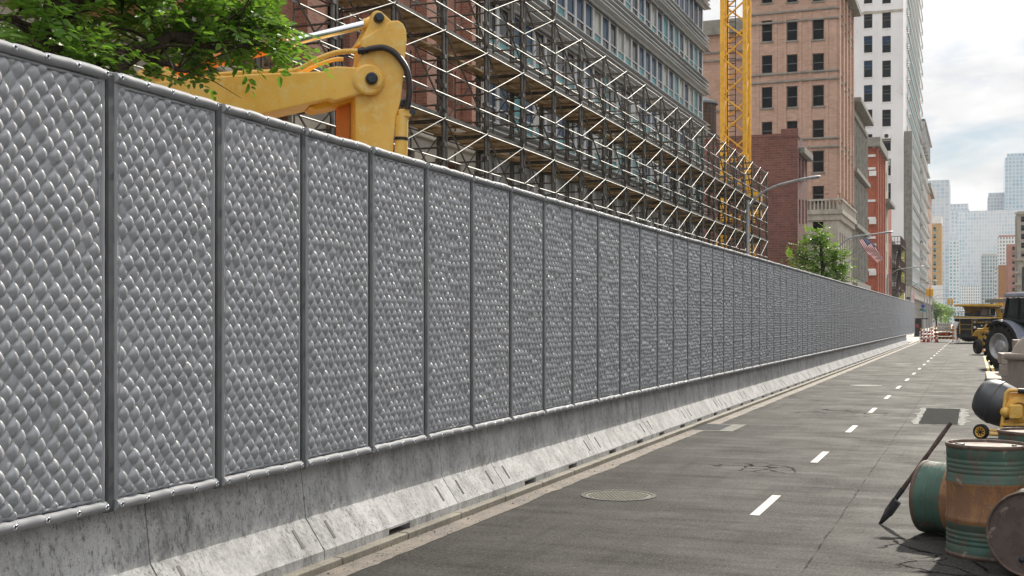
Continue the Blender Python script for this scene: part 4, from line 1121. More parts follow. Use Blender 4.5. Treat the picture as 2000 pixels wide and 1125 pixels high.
limbs = [[A(1607, 530, B, .07), A(1585, 510, B - .5, .05), A(1560, 500, B - .8, .03)], [A(1606, 525, B, .07), A(1630, 505, B + .5, .05), A(1650, 505, B + .6, .02)], [A(1604, 500, B, .05), A(1590, 480, B + .5, .03)], [A(1607, 540, B, .05), A(1635, 530, B - .6, .02)]]
cls = [cl(1598, 466, B, 20, .7), cl(1610, 452, B, 11, .5), cl(1588, 455, B, 9, .4), cl(1575, 486, B - .5, 18, .7), cl(1553, 503, B - .7, 14, .5), cl(1612, 488, B, 20, .7), cl(1635, 487, B, 12, .5), cl(1643, 512, B + .4, 20, .8), cl(1660, 520, B + .5, 8, .4),
       cl(1590, 512, B, 20, .9), cl(1568, 522, B - .5, 15, .6), cl(1620, 530, B, 22, .9), cl(1600, 545, B, 20, .8), cl(1575, 540, B, 10, .5), cl(1640, 540, B, 14, .5)]
tree('street_tree', 'light green street tree rising above the fence near the flags', trunk, limbs, cls, 520, .18, MT['leaf2'], spray=.5, nl=9, seed=8, droop=.1)
fd = [(1829, 330, 1), (1838, 380, 2), (1846, 430, 3), (1853, 500, 4), (1858, 580, 5)]
fl_lab = ['nearest and tallest green tree of the far avenue beyond the barricades', 'second green tree of the far avenue, behind the road closed sign', 'third green tree of the far avenue, smaller and farther off', 'fourth green tree of the far avenue, near the truck deck', 'last small green tree of the far avenue, beside the truck']
for (u, D, sd_), lb in zip(fd, fl_lab):
    b_ = at(u, 625, D); tb_ = Vector((b_.x, b_.y, 0)); r = random.Random(sd_); hh = 7.6
    trunk = [(tb_, .25), (tb_ + ZV * 2.5, .2), (tb_ + ZV * 5, .1)]
    cls = [(tb_ + Vector((r.uniform(-1.4, 1.4), r.uniform(-1.4, 1.4), r.uniform(2.3, 6.8))), r.uniform(1.0, 1.5), 1.2) for _ in range(11)]
    tree('avenue_tree', lb, trunk, [[(tb_ + ZV * 2.4, .1), (tb_ + Vector((1, .5, 4.5)), .05)], [(tb_ + ZV * 2.6, .1), (tb_ + Vector((-1, -.4, 4.8)), .05)]], cls, 330, .42, MT['leaf2'], spray=.8, nl=6, seed=sd_, group='trees of the far avenue', droop=.1)

# ------------------------------------------------------------------ street lamps
def lamp(u, X, zt, arm, label, D=None):
    D = F * abs(X) / C / (1903 - u); y = (D + X * S) / C
    t = thing('street_lamp', label, 'street lamp', (X, y, .06), 0, 'curved arm street lamps')
    g = MB(); g.lathe([(.16, .06), (.15, .3), (.085, .34), (.07, zt)], O=(X, y, 0), n=12); g.lathe([(.001, zt + .005), (.07, zt)], O=(X, y, 0), n=12); g.build('pole', MT['galv'], t)
    pts = [Vector((X, y, zt - .35)), Vector((X + .25, y, zt + .0)), Vector((X + .65, y, zt + .32)), Vector((X + 1.2, y, zt + .53)), Vector((X + arm, y, zt + .68))]
    g = MB(); g.tube(smoothp(pts), [.045] * 21, 8); g.build('arm', MT['galv'], t)
    a = pts[-1]; g = MB(); d = Vector((1, 0, .12)).normalized()
    n_ = 8; P = []; R_ = []
    for i, (s, r) in enumerate(((-.1, .05), (0, .07), (.12, .09), (.45, .11), (.7, .095), (.78, .04))): P.append(a + d * s); R_.append(r)
    o_ = len(g.v); g.tube(P, R_, 10); 
    for i in range(o_, len(g.v)):
        x, y_, z_ = g.v[i]; c_ = a + d * ((Vector((x, y_, z_)) - a).dot(d)); g.v[i] = (x, c_.y + (y_ - c_.y) * 1.3, c_.z + (z_ - c_.z) * .6)
    g.build('lamp_head', MT['galv'], t)
    return t
lamp(1461, -8, 6.55, 1.9, 'galvanised street lamp standing before the end of the scaffold')
lamp(1632, -8, 6.6, 2.6, 'galvanised street lamp beside the light green street tree')
lamp(1734, -8, 6.5, 2.6, 'street lamp in front of the fire escape balconies')
lamp(1779, -8, 6.5, 2.6, 'small distant street lamp just before the end of the fence')
lamp(1806, -8, 6.6, 3.4, 'far street lamp leaning over the barricades, by the low shop building')
lamp(1822, -8, 6.6, 3.0, 'farthest street lamp, in front of the avenue trees')

# ------------------------------------------------------------------ flags
red = M('flag red', (.45, .03, .04), (.38, .02, .03), 3, .8); wht = M('flag white', (.75, .74, .72), (.65, .65, .63), 3, .8); blu = M('flag blue', (.025, .05, .14), (.02, .04, .11), 3, .8)
FDc = 100.0
fls = [((1677, 470), (1697, 461), (1712, 506)), ((1690, 477), (1705, 468), (1706, 503)), ((1698, 484), (1711, 476), (1714, 508))]
fls = [(0, 0, 100), (8.5, 7, 104), (15, 14, 108)]
flab = ['striped flag nearest the second street lamp, on its angled pole', 'middle one of the three striped flags on angled poles', 'striped flag nearest the red brick building, on its angled pole']
for (du, dv, D), lb in zip(fls, flab):
    t = thing('flag', lb, 'flag', at(1640 + du, 520 + dv, D), 0, 'striped flags on angled poles over the fence')
    p0, p1 = at(1645 + du, 516 + dv, D + 1), at(1693 + du, 461 + dv, D)
    p0 = at(1640 + du, 500 + dv, D + 2.5); p1 = at(1694 + du, 463 + dv, D)
    g = MB(); g.tube([p0, p1], .035, 6); g.build('pole', MT['galv'], t)
    h0, h1 = at(1677 + du, 471 + dv, D), at(1693 + du, 463 + dv, D)
    fly = at(1697 + du, 500 + dv, D) - at(1677 + du, 471 + dv, D)
    g = MB(); nx_, ny_ = 14, 13
    def fp(i, j, off):
        s, q = i / nx_, j / ny_
        p = h1 + (h0 - h1) * q + fly * s
        return p + FV * (.09 * sin(s * 7 + q * 3) * (.3 + s)) + ZV * (.05 * sin(s * 6 + q * 2)) + FV * off
    for i in range(nx_):
        for j in range(ny_):
            m_ = 2 if (i < 6 and j < 7) else (0 if j % 2 == 0 else 1)
            g.add([fp(i, j, 0), fp(i + 1, j, 0), fp(i + 1, j + 1, 0), fp(i, j + 1, 0)], [(0, 1, 2, 3)], m_, True)
    for i in range(5):
        for j in range(5):
            p = fp(i + .5 + .5 * (j % 2), j + 1, -.012); g.obox(p, RV * .018, FV * .003, ZV * .018, 1)
    g.build('cloth', [red, wht, blu], t)

# ------------------------------------------------------------------ far buildings
def tower(name, label, u0, u1, vt, D, mat_, depth=30, vb=640, top=None, topmat=None):
    a = (u0 - CX) / F * D; b = (u1 - CX) / F * D
    y = at(u0, 0, D).y
    x0_ = onY(u0, 500, y)[0]; x1_ = onY(u1, 500, y)[0]; Dm = (u0 + u1) / 2; Dd = y / (((Dm - CX) / F) * S + C)
    z1 = ZD(vt, Dd)
    t = thing(name, label, 'tower' if z1 > 60 else 'building', ((x0_ + x1_) / 2, y, 0))
    MB().box(x0_, x1_, y, y + depth, -1, z1).build('facade', mat_, t)
    if top: 
        g = MB(); ins = (x1_ - x0_) * .04
        g.box(x0_ + ins, x1_ - ins, y + 1, y + depth - 1, z1 + .01, z1 + top); g.build('roof_plant', topmat or MT['wframel'], t)
    return t, x0_, x1_, y, z1
G1 = curtain('pale glass wall', (.28, .46, .60), (.66, .68, .72), 2.2, 2.0, .22, (.52, .6, .65), .3)
G2 = curtain('grey glass wall', (.26, .38, .48), (.62, .64, .68), 2.2, 2.6, .4, (.44, .5, .56), .3)
G3 = curtain('silver glass wall', (.34, .50, .60), (.74, .76, .79), 1.5, 2.1, .22, (.6, .66, .7), .22, altf=.7)
G4 = curtain('blue glass wall', (.16, .36, .52), (.56, .64, .70), 2.4, 2.6, .4, (.36, .5, .6), .2, altf=.4)
G5 = curtain('striped window wall', (.08, .15, .21), (.52, .54, .55), 1.0, 1.36, .2, (.18, .3, .36), .4, altf=.15)
G6 = curtain('white gridded wall', (.1, .17, .22), (.78, .77, .75), 1.0, 1.3, .27, (.25, .36, .42), .5, altf=.1)
G7 = curtain('teal striped wall', (.06, .24, .34), (.72, .75, .77), 1.5, 1.5, .35, (.3, .55, .6), .4, altf=.1)
tower('glass_tower', 'pale bluish glass tower behind the yellow tan apartment block', 1790, 1854, 352, 640, G1, 40)
tower('grey_glass_tower', 'grey glass tower with ribbed roof plant left of the big silver slab', 1850, 1893, 410, 760, G2, 40, top=4, topmat=G2)
tower('silver_glass_slab', 'huge silver glass slab closing the end of the street', 1869, 2060, 410, 690, G3, 40)
tower('short_glass_tower', 'small grey glass tower top peeking above the silver slab', 1929, 1968, 384, 900, G2, 40, top=3, topmat=G2)
t, *_ = tower('blue_glass_tower', 'tall blue glass tower rising at the picture edge above the silver slab', 1963, 2060, 306, 850, G4, 50, top=3, topmat=G4)
tower('striped_tower', 'slim white and teal striped tower before the silver slab', 1854, 1872, 470, 520, G7, 20, top=2.2, topmat=G1)
tower('banded_glass_block', 'blue grey banded office block in front of the silver slab', 1916, 1953, 500, 470, G5, 20, top=1)
tower('white_grid_tower', 'white gridded residential tower behind the pink brick building', 1949, 1992, 463, 440, G6, 20, top=.8, topmat=MT['brickP'])
tower('slab_reflection_block', 'added low white gridded block above the dump truck, standing for a reflection in the silver slab', 1876, 1944, 558, 560, G6, 20)  # block added in place of a pale grid reflected by the silver slab
tower('small_teal_block', 'small teal glazed block left of the umber brick wall', 1943, 1956, 525, 430, G7, 12)
# yellow tan apartment block on the left side of the street
yy_ = YX(1839, -11); xl = onY(1812, 500, yy_)[0]; D_ = 11 * S + yy_ * C
fr = []
for q in range(9):
    x_, z_ = onY(1825.5, 448 + 13.3 * q, yy_); fr.append((x_, z_, 1.0, 1.6)); fr.append((x_ - 3.0, z_, 1.0, 1.6)) if 0 else None
zb = ZD(557, D_); ztt = ZD(436, D_)
t = building('yellow_brick_block', 'yellow tan brick apartment block with one column of small windows', xl, -11, yy_, yy_ + 18, ztt, MT['brickY'], fr, [], kind='far', z0=zb)
MB().box(xl, -10.99, yy_ - .05, yy_ + 18, -.02, zb - .01).build('white_base', MT['white'], t)
MB().box(xl, -10.99, yy_ - .05, yy_ + 18, ztt + .01, ztt + 2.6).build('white_crown', MT['white'], t)
# right side of the street
yA = YX(1951, 8.0) if 0 else None
def right_building(name, label, u0, u1, vt, mat_, wins=(), kind='office', X=8.0):
    D = F * X / C / (u0 - 1903.0); y = (D + X * S) / C; x1_ = onY(u1, 500, y)[0]; z1 = ZD(vt, D)
    fr = []
    for (u, v, wp, hp) in wins:
        x_, z_ = onY(u, v, y); fr.append((x_, z_, wp / F * D, hp / F * D))
    return building(name, label, X, x1_, y, y + 14, z1, mat_, fr, [(y + 3 + 4 * q, 6 + 4 * k, 1.6, 2) for q in range(3) for k in range(3)], sgn=-1, kind=kind, sills=MT['stone'] if wins else None), X, x1_, y, z1, D
right_building('umber_brick_building', 'blank umber brick wall left of the pink brick building', 1950, 1972, 518, MT['brickU'])
right_building('pink_brick_building', 'pink brick building with one column of square windows', 1968, 1992, 477, MT['brickP'], [(1979.5, 485 + 13.4 * k, 4.5, 7) for k in range(8)])
t, X_, x1_, y_, z1_, D_ = right_building('grey_corner_building', 'grey stone corner building at the right picture edge above the tractor', 1987, 2030, 413, MT['stone'], [(2000, 428 + 17 * k, 11, 11) for k in range(5)])
for v in (415, 505, 530, 553): MB().box(X_ - .5, x1_, y_ - .5, y_ - .001, ZD(v, D_) - .4, ZD(v, D_)).build('cornice', MT['stone'], t)
pb = at(2000, 545, 190)
t = thing('black_blade_sign', 'black vertical blade sign at the right picture edge', 'sign', (pb.x, pb.y, 0))
MB().obox(pb + RV * .5, RV * .8, FV * .15, ZV * 1.9).build('panel', MT['black'], t); MB().obox(pb + RV * 1.2 - ZV * 4, RV * .08, FV * .08, ZV * 5).build('mast', MT['steel'], t)
# canopy with lights
c_ = at(1985, 587, 165)
t = thing('street_canopy', 'flat grey canopy roof behind the tractor cab', 'canopy', (c_.x, c_.y, 0))
MB().obox(c_, RV * 2.7, FV * 4, ZV * .22).build('roof_slab', MT['greystone'], t)
for s in (-2.2, 2.2): MB().obox(c_ + RV * s + FV * 3 - ZV * (c_.z / 2 + .12), RV * .12, FV * .12, ZV * (c_.z / 2 - .13)).build('column', MT['steel'], t)

# ------------------------------------------------------------------ signals, signs, shelter
def signal(u, vb, D, label, arm=0):
    b_ = at(u, 625, D); t = thing('traffic_signal', label, 'traffic light', (b_.x, b_.y, 0), 0, 'amber traffic signals over the far crossing')
    z = ZD(vb, D); px_ = D / F
    g = MB(); sx_ = arm * px_
    g.tube([(b_.x + sx_, b_.y, 0), (b_.x + sx_, b_.y, z + .9)], .09, 8); g.build('post', MT['galv'], t)
    if arm:
        g = MB(); g.tube([(b_.x + sx_, b_.y, z + .6), (b_.x, b_.y, z + .7)], .06, 6); g.build('mast_arm', MT['galv'], t)
    for k in (-1, 1):
        g = MB(); x_ = b_.x + k * .3; g.box(x_ - .24, x_ + .24, b_.y - .45, b_.y - .12, z - .55, z + .65)
        for q in range(3): g.tube([(x_, b_.y - .46, z + .42 - q * .38), (x_, b_.y - .68, z + .45 - q * .38)], .17, 8)
        g.build('signal_head', MT['yellow2'], t, bevel=.03)
signal(1816, 572, 190, 'amber traffic signal pair in front of the avenue trees')
signal(1856, 590, 230, 'amber traffic signal hanging over the road left of the truck deck', arm=-38)
signal(1951, 591, 180, 'amber traffic signal partly hidden under the grey canopy', arm=30)
b_ = at(1803, 625, 150)
t = thing('sign_post', 'street sign post with blue, green and light blue plates beyond the fence end', 'sign post', (b_.x, b_.y, 0))
g = MB(); g.tube([(b_.x, b_.y, 0), (b_.x, b_.y, ZD(594, 150))], .06, 6); g.build('post', MT['galv'], t)
def plate(u0, u1, v0, v1, D, mat_, par, name='plate', th=.03):
    MB().obox(at((u0 + u1) / 2, (v0 + v1) / 2, D), RV * ((u1 - u0) / 2 * D / F), FV * th, ZV * ((v1 - v0) / 2 * D / F)).build(name, mat_, par)
bl = M('sign blue', (.03, .06, .3), None, 3, .5); gn = M('sign green', (.01, .16, .09), None, 3, .5); lb_ = M('sign light blue', (.05, .3, .45), None, 3, .5)
g = MB(); g.lathe([(.001, .04), (.22, .04), (.22, -.04), (.001, -.04)], O=at(1803, 598, 149.8), ax=-FV, n=20, sm=False); g.build('round_plate', bl, t)
plate(1797, 1805, 603, 607, 149.8, gn, t); plate(1804, 1808, 604, 609, 149.7, lb_, t); plate(1797, 1802, 608, 611, 149.9, MT['galv'], t)
b_ = at(1811, 625, 160); t = thing('banner_pole', 'slender grey pole between the sign post and the avenue trees', 'pole', (b_.x, b_.y, 0)); g = MB(); g.tube([(b_.x, b_.y, 0), (b_.x, b_.y, ZD(583, 160))], .08, 6); g.build('shaft', MT['galv'], t)
b_ = at(1794, 640, 140)
t = thing('bus_shelter', 'dark bus shelter with lit looking advert panel beyond the fence end', 'bus shelter', (b_.x, b_.y, 0))
MB().obox(at(1793, 641, 141), RV * .42, FV * .12, ZV * 1.05).build('advert_panel', MT['black'], t, bevel=.03)
MB().obox(at(1794, 622.5, 142), RV * .6, FV * 1.6, ZV * .06).build('roof', MT['black'], t)
plate(1788, 1794, 633, 640, 140.7, M('red advert', (.35, .03, .04), (.1, .02, .02), 3, .5), t, 'poster')
MB().obox(at(1799.5, 641, 142), RV * .04, FV * .04, ZV * 1.1).build('post', MT['black'], t)
b_ = at(1778, 590, 130)
t = thing('pink_banner', 'small pink and white lamp post banner above the fence end', 'banner', (b_.x, b_.y, 0))
MB().obox(at(1782, 583, 175), RV * .28, FV * .02, ZV * 1.1).build('cloth', M('pink cloth', (.7, .35, .36), (.7, .6, .6), 1.5, .8), t)

# ------------------------------------------------------------------ barricades
redp = M('barricade red', (.42, .05, .03), (.34, .04, .03), 4, .6); org = M('barricade orange', (.62, .25, .03), (.5, .2, .03), 4, .6)
def rail(u0, u1, v, D, hw, mA, mB, par, name='striped_rail'):
    x = u0; k = 0; st = 4.4; sl_ = 2.0
    g = MB(); a, b = at(u0, v, D), at(u1, v, D); W_ = (b - a).length; n_ = max(3, int(W_ / .2)); o_ = a
    g.obox((a + b) / 2 + FV * .02, RV * (W_ / 2), FV * .015, ZV * hw, 0)
    k = 0; s = .05
    while s + .16 < W_ - .0:
        pts = [a + RV * s - ZV * hw * .96, a + RV * (s + .16) - ZV * hw * .96, a + RV * min(W_, s + .16 + hw) + ZV * hw * .96, a + RV * min(W_, s + hw) + ZV * hw * .96]
        g.prism([p + FV * -.002 for p in pts], FV, .006, 1); s += .34
    g.build(name, [mA, mB], par)
def barricade(u0, u1, vs, D, mA, mB, label, vleg=667.5):
    b_ = at((u0 + u1) / 2, 625, D); t = thing('barricade', label, 'barricade', (b_.x, b_.y, 0), 0, 'striped barricades closing the road')
    for v in vs: rail(u0, u1, v, D, .105, mA, mB, t)
    for u in (u0 + 3, u1 - 3):
        p = at(u, 625, D); z = ZD(vs[0] - 4, D)
        g = MB(); g.box(p.x - .03, p.x + .03, p.y + .05, p.y + .11, 0, z); g.obox(Vector((p.x, p.y + .05, .04)), Vector((.04, 0, 0)), Vector((0, .6, 0)), Vector((0, 0, .035))); g.build('leg', MT['steel'], t)
        MB().box(p.x - .09, p.x + .09, p.y - .02, p.y + .06, z, z + .2).build('warning_lamp', org, t)
    return t
barricade(1796, 1822.5, (649, 655, 661), 110, MT['white'], redp, 'red and white striped barricade at the end of the concrete barriers')
t = barricade(1824, 1864, (645, 652.5, 660), 109, org, MT['black'], 'wide orange and black barricade carrying the road closed sign')
barricade(1866, 1876, (649, 661), 111, MT['white'], redp, 'small red and white barricade half hidden by the dump truck')
ts = thing('road_closed_sign', 'white ROAD CLOSED sign fixed above the orange barricade', 'sign', at(1844, 638, 108.6))
plate(1830.5, 1857.5, 630.5, 646, 108.7, M('sign white', (.85, .84, .80), (.8, .79, .75), 2, .6), ts, 'panel', .02)
def text(s, p, size, mat_, par, name='lettering', rz=TH, sx=1):
    cu = bpy.data.curves.new('t', 'FONT'); cu.body = s; cu.size = size; cu.align_x = 'CENTER'; cu.align_y = 'CENTER'; cu.extrude = .004; cu.offset = -.0
    o = bpy.data.objects.new('t', cu); col.objects.link(o); bpy.context.view_layer.update()
    me = bpy.data.meshes.new_from_object(o); bpy.data.objects.remove(o); me.materials.clear(); me.materials.append(mat_)
    q = bpy.data.objects.new(name, me); col.objects.link(q); off = Vector((0, 0, 0)); pp = par
    while pp is not None: off += pp.location; pp = pp.parent
    q.parent = par; q.location = Vector(p) - off; q.rotation_euler = (pi / 2, 0, rz); q.scale = (sx, 1, 1); return q
text('ROAD', at(1844, 634.6, 108.66), .33, MT['wframe'], ts, sx=1.1); text('CLOSED', at(1844, 642, 108.66), .33, MT['wframe'], ts, sx=1.05)
g = MB(); D_ = 108.6
pts = [at(u, v, D_) for u, v in ((1834.5, 651), (1848, 651), (1848, 649.6), (1854, 652.4), (1848, 655.4), (1848, 654), (1834.5, 654))]
ta = thing('arrow_sign', 'orange arrow sign on black board beneath the road closed sign', 'sign', at(1844, 652.4, 108.7))
plate(1833, 1855.5, 648.8, 656, 108.7, MT['black'], ta, 'board', .02)
g.prism(pts, FV, .012); g.build('arrow', M('arrow orange', (.8, .14, .02), (.7, .12, .02), 3, .6), ta)
text('DETOUR', at(1841, 652.5, 108.575), .11, MT['black'], ta)
for i, (u, lb) in enumerate(((1804.5, 'red and white traffic cone below the left end of the red barricade'), (1813, 'red and white traffic cone below the right half of the red barricade'), (1829.5, 'red and white traffic cone at the foot of the orange barricade'))):
    b_ = at(u, 625, 108); t = thing('traffic_cone', lb, 'traffic cone', (b_.x, b_.y, 0), 0, 'traffic cones at the road closure')
    g = MB(); g.box(-.2, .2, -.2, .2, 0, .05); g.build('base', redp, t, local=True)
    g = MB(); g.lathe([(.16, .05), (.1, .3), (.07, .46), (.03, .7), (.001, .71)], n=14, mi=[0, 1, 0, 0]); g.build('cone', [redp, MT['white']], t, local=True)
g = MB(); p = gp(1920.7, 688)
t = thing('orange_cone', 'tiny amber marker cone at the near end of the machine shadow', 'traffic cone', (p.x - .03, p.y, 0)); g.lathe([(.16, 0), (.15, .03), (.1, .04), (.03, .34), (.001, .35)], n=14); g.build('cone', org, t, local=True)
# closed-off site beyond: white hoarding and parked vans as simple far things
b_ = at(1860, 625, 128); t = thing('white_tent', 'white ribbed tarpaulin cover behind the dump truck wheel', 'cover', (b_.x, b_.y, 0))
g = MB(); a_ = at(1858, 625, 128); c2 = at(1873, 625, 128); 
pts = [Vector((a_.x, a_.y, .02)), Vector((a_.x + .9, a_.y, .02)), Vector((a_.x + .9, a_.y, 1.9)), Vector((a_.x + .25, a_.y, 1.8)), Vector((a_.x + .05, a_.y, .9))]
g.prism(pts, (0, 1, 0), .6); g.build('tarpaulin', MT['white'], t, bevel=.05)

# ------------------------------------------------------------------ dump truck
D = 104.0; px_ = D / F
def dt(u, v, b=0):
    yy = D / C; x_, z_ = onY(u, v, yy); return Vector((x_, yy + b, z_))
b_ = at(1908, 625, D); t = thing('dump_truck', 'big yellow mining dump truck facing the camera beside the barricades', 'dump truck', (b_.x, b_.y, 0))
def dpr(pts, b0, b1, name, m, par=t, bev=.03):
    g = MB(); g.prism([dt(u, v, (b0 + b1) / 2) for u, v in pts], YV, (b1 - b0) / 2); return g.build(name, m, par, bevel=bev, seg=1)
dpr([(1863.5, 594.5), (1925, 593.5), (1958, 594.5), (1958, 599), (1864, 598.5)], -.4, 1.2, 'canopy_roof', MT['amber'])
dpr([(1877, 598.6), (1958, 599.1), (1959, 606), (1962, 640), (1952, 640), (1946, 608), (1935, 603), (1888, 602)], 1.0, 4.2, 'dump_body', MT['amber'])
for k in range(7): dpr([(1882 + 10 * k, 599), (1883.5 + 10 * k, 599), (1888 + 9 * k, 617), (1886.5 + 9 * k, 617)], .85, 1.0, 'body_rib', MT['amber'], bev=0)
dpr([(1880, 598.7), (1945, 599.1), (1940, 618), (1890, 618)], 1.3, 1.5, 'body_front', MT['amber'], bev=0)
dpr([(1862.5, 618.5), (1953, 619.5), (1953, 622), (1862.5, 621.5)], -.35, 1.2, 'deck', MT['amber'])
dpr([(1862.5, 617), (1953, 618), (1953, 619), (1862.5, 618.2)], -.3, 1.15, 'deck_plate', MT['black'], bev=0)
dpr([(1864, 622.2), (1873, 622.2), (1873, 629), (1864, 628)], 0, .4, 'headlight_box', MT['black'])
dpr([(1873, 622.2), (1953, 622.6), (1953, 655), (1873, 655)], .25, 3.6, 'chassis', MT['amber'])
dpr([(1875.5, 624), (1897.5, 624), (1897.5, 652), (1875.5, 652)], .05, .24, 'grille', MT['black'])
g = MB()
for v in (633.5, 642.5): g.prism([dt(1875, v), dt(1898, v), dt(1898, v + .8), dt(1875, v + .8)], YV, .03)
for u in (1874, 1898): g.prism([dt(u, 623), dt(u + 1.3, 623), dt(u + 1.3, 653), dt(u, 653)], YV, .05)
g.build('grille_bar', MT['amber'], t)
g = MB()
for k in range(20): g.obox(dt(1886.5, 625.5 + k * 1.3, .04), XV * .47, YV * .02, ZV * .014)
g.build('grille_slat', MT['rubber'], t)
dpr([(1867, 652.5), (1900, 652.5), (1903, 659), (1871, 660)], -.1, .5, 'bumper', MT['rubber'])
dpr([(1917, 603.5), (1929.5, 603.5), (1928.5, 617), (1914, 617)], .1, .9, 'cab', M('cab brown', (.13, .10, .08), None, 2, .5))
dpr([(1932, 603.5), (1943, 604), (1944, 617), (1931, 617)], .1, .9, 'air_filter', MT['greystone'])
dpr([(1884, 611.5), (1899, 611.5), (1901, 617), (1884, 617)], .0, .7, 'deck_box', MT['black'])
dpr([(1905, 609), (1912, 608), (1912, 617), (1905, 617)], .3, .8, 'deck_box', MT['black'])
dpr([(1909, 622.5), (1950, 622.5), (1950, 628), (1909, 628)], .12, .24, 'recess_shade', MT['black'], bev=0)  # black panel proud of the chassis, recess shade put into its colour
dpr([(1909, 628.5), (1939, 628.5), (1939, 631), (1909, 631)], -.1, .24, 'step_plate', MT['amber'])
dpr([(1909, 631.5), (1925, 631.5), (1925, 643), (1909, 643)], .12, .24, 'recess_shade', MT['black'], bev=0)
g = MB()
for u in (1866, 1872, 1878, 1884): g.tube([dt(u, 618), dt(u, 609)], .02, 4)
for v in (609, 613): g.tube([dt(1864, v), dt(1885, v)], .02, 4)
g.build('railing', MT['steel'], t)
lampw = M('lamp glass', (.8, .8, .78), None, 3, .2)
for (u, v, r) in ((1903.5, 629, .11), (1903.5, 639.5, .12), (1917.5, 636, .07)):
    g = MB(); g.lathe([(.001, .06), (r * .8, .05), (r, 0), (r, -.1)], O=dt(u, v, .1), ax=-YV, n=14); g.build('headlight', lampw, t)
def wheel(O, ax, R, Wd, par, rimm, hub=.55, lugs=22, lug=.04, name='wheel', rimdepth=.12, chev=True):
    """tyre with raised lugs, rim and hub; O = centre of outer face, ax = outward"""
    ax = Vector(ax).normalized(); g = MB(); O = Vector(O); b = Wd
    g.lathe([(R * hub, -.02), (R * (hub + .06), .0), (R * .86, .01), (R * .97, -b * .12), (R, -b * .3), (R, -b * .7), (R * .97, -b * .88), (R * .86, -b), (R * hub, -b)], O=O, ax=ax, n=48)
    up = Vector((1, 0, 0)) if abs(ax.x) < .9 else Vector((0, 0, 1)); a1 = ax.cross(up).normalized(); b1 = ax.cross(a1)
    if lugs:
        for k in range(lugs):
            for s, ph in ((0, 0), (1, .5)):
                an = 2 * pi * (k + ph) / lugs; rd = a1 * cos(an) + b1 * sin(an); tg = ax.cross(rd)
                mid = O + rd * (R * 1.0) - ax * (b * (.27 if s == 0 else .73)); dx = (ax * (1 if s == 0 else -1) + tg * .55).normalized()
                g.obox(mid, dx * b * .27, dx.cross(rd).normalized() * (R * pi / lugs * .33), rd * lug)
                if s == 0: g.obox(O + rd * R * .93 - ax * b * .04, rd * R * .08, tg * (R * pi / lugs * .33), ax * lug * .6)
    w_ = g.build(name, MT['rubber'], par)
    g = MB(); h = R * hub
    g.lathe([(h * 1.03, .0), (h * .97, .02), (h * .95, -rimdepth), (h * .75, -rimdepth * 1.5), (h * .5, -rimdepth * 1.3), (h * .48, -rimdepth * .4), (h * .3, -rimdepth * .3), (.001, -rimdepth * .3)], O=O, ax=ax, n=36)
    for k in range(8):
        an = 2 * pi * k / 8; rd = a1 * cos(an) + b1 * sin(an); g.lathe([(.001, .03), (h * .05, .03), (h * .05, -.02)], O=O + rd * h * .39 - ax * rimdepth * .3, ax=ax, n=6, sm=False)
    g.build('rim', rimm, w_)
    return w_
rimg = M('rim grey', (.60, .61, .63), (.42, .43, .45), 4, .45, .3); rimd = M('dark rim', (.05, .05, .05), (.04, .04, .04), 4, .5)
wheel(dt(1889, 645, .45), -YV + XV * -.5, .98, .7, t, rimd, .5, 26, .03)
wheel(dt(1940, 645, .45), -YV + XV * -.5, .98, .7, t, rimd, .5, 26, .03)

# ------------------------------------------------------------------ yellow loader
D = 70.0
b_ = at(1922, 625, D); t = thing('yellow_loader', 'small yellow machine with tapering front weight between truck and tractor', 'construction machine', (b_.x, b_.y, 0))
dpr([(1898, 657), (1904, 646.5), (1908, 645), (1934, 645.5), (1937, 649), (1933, 657), (1928, 668), (1924.5, 681), (1915, 681), (1912, 670), (1909.5, 657.5)], -.1, .7, 'ballast_block', MT['amber'], t)
dpr([(1908, 641.5), (1920, 641.5), (1925, 634.5), (1940, 633), (1950, 645), (1908, 645)], .0, 1.4, 'bonnet', MT['amber'], t)
dpr([(1932, 646), (1960, 646), (1960, 685), (1928, 685)], .8, 1.5, 'body', MT['black'], t)
g = MB()
for u in (1923, 1931.5): g.tube([dt(u, 646, .1), dt(u, 628.5, .1)], .03, 5)
g.tube([dt(1923, 628.5, .1), dt(1931.5, 628, .1)], .03, 5); g.build('grab_rail', MT['black'], t)
wheel(dt(1905.5, 676.5, -.1), -XV - YV * .42, .44, .26, t, rimd, .55, 0)
dpr([(1953, 601), (1984, 600), (1982, 604), (1955, 604.5)], .2, 2.0, 'cab_roof', MT['galv'], t)
dpr([(1955, 605), (1972, 605), (1972, 611), (1956, 611)], .3, .9, 'roof_fascia', MT['black'], t)
dpr([(1971.5, 605), (1976, 605), (1972, 630), (1969.5, 630)], .25, .4, 'cab_pillar', MT['amber'], t)
dpr([(1957, 612), (1972, 612), (1972, 645), (1960, 645)], 1.0, 1.3, 'rear_cover', MT['amber'], t)
# small emblem marks
g = MB()
def strk(pts, w, mset, name='emblem', b=-.13):
    g = MB()
    for i in range(len(pts) - 1):
        a_, c2 = dt(*pts[i], b), dt(*pts[i + 1], b); d_ = (c2 - a_); n_ = d_.normalized().cross(YV).normalized() * w
        g.obox((a_ + c2) / 2, d_ / 2, n_, YV * .006)
    g.build(name, mset, t)
strk([(1922.5, 649), (1919, 652), (1921.5, 653.5), (1918.5, 656)], .022, MT['black']); strk([(1915, 652.3), (1917, 651.6), (1919, 652.8), (1923, 652.3), (1927, 652.6)], .02, MT['black'])
for v in (661, 663.5, 666): strk([(1919, v), (1921.5, v - .6)], .03, MT['black'])
strk([(1963, 603.8), (1959.5, 607), (1962, 608), (1959, 610.5)], .018, MT['white'], b=.285); strk([(1957, 607.2), (1960, 606.5), (1963, 607.5), (1967, 607.2)], .015, MT['white'], b=.285)

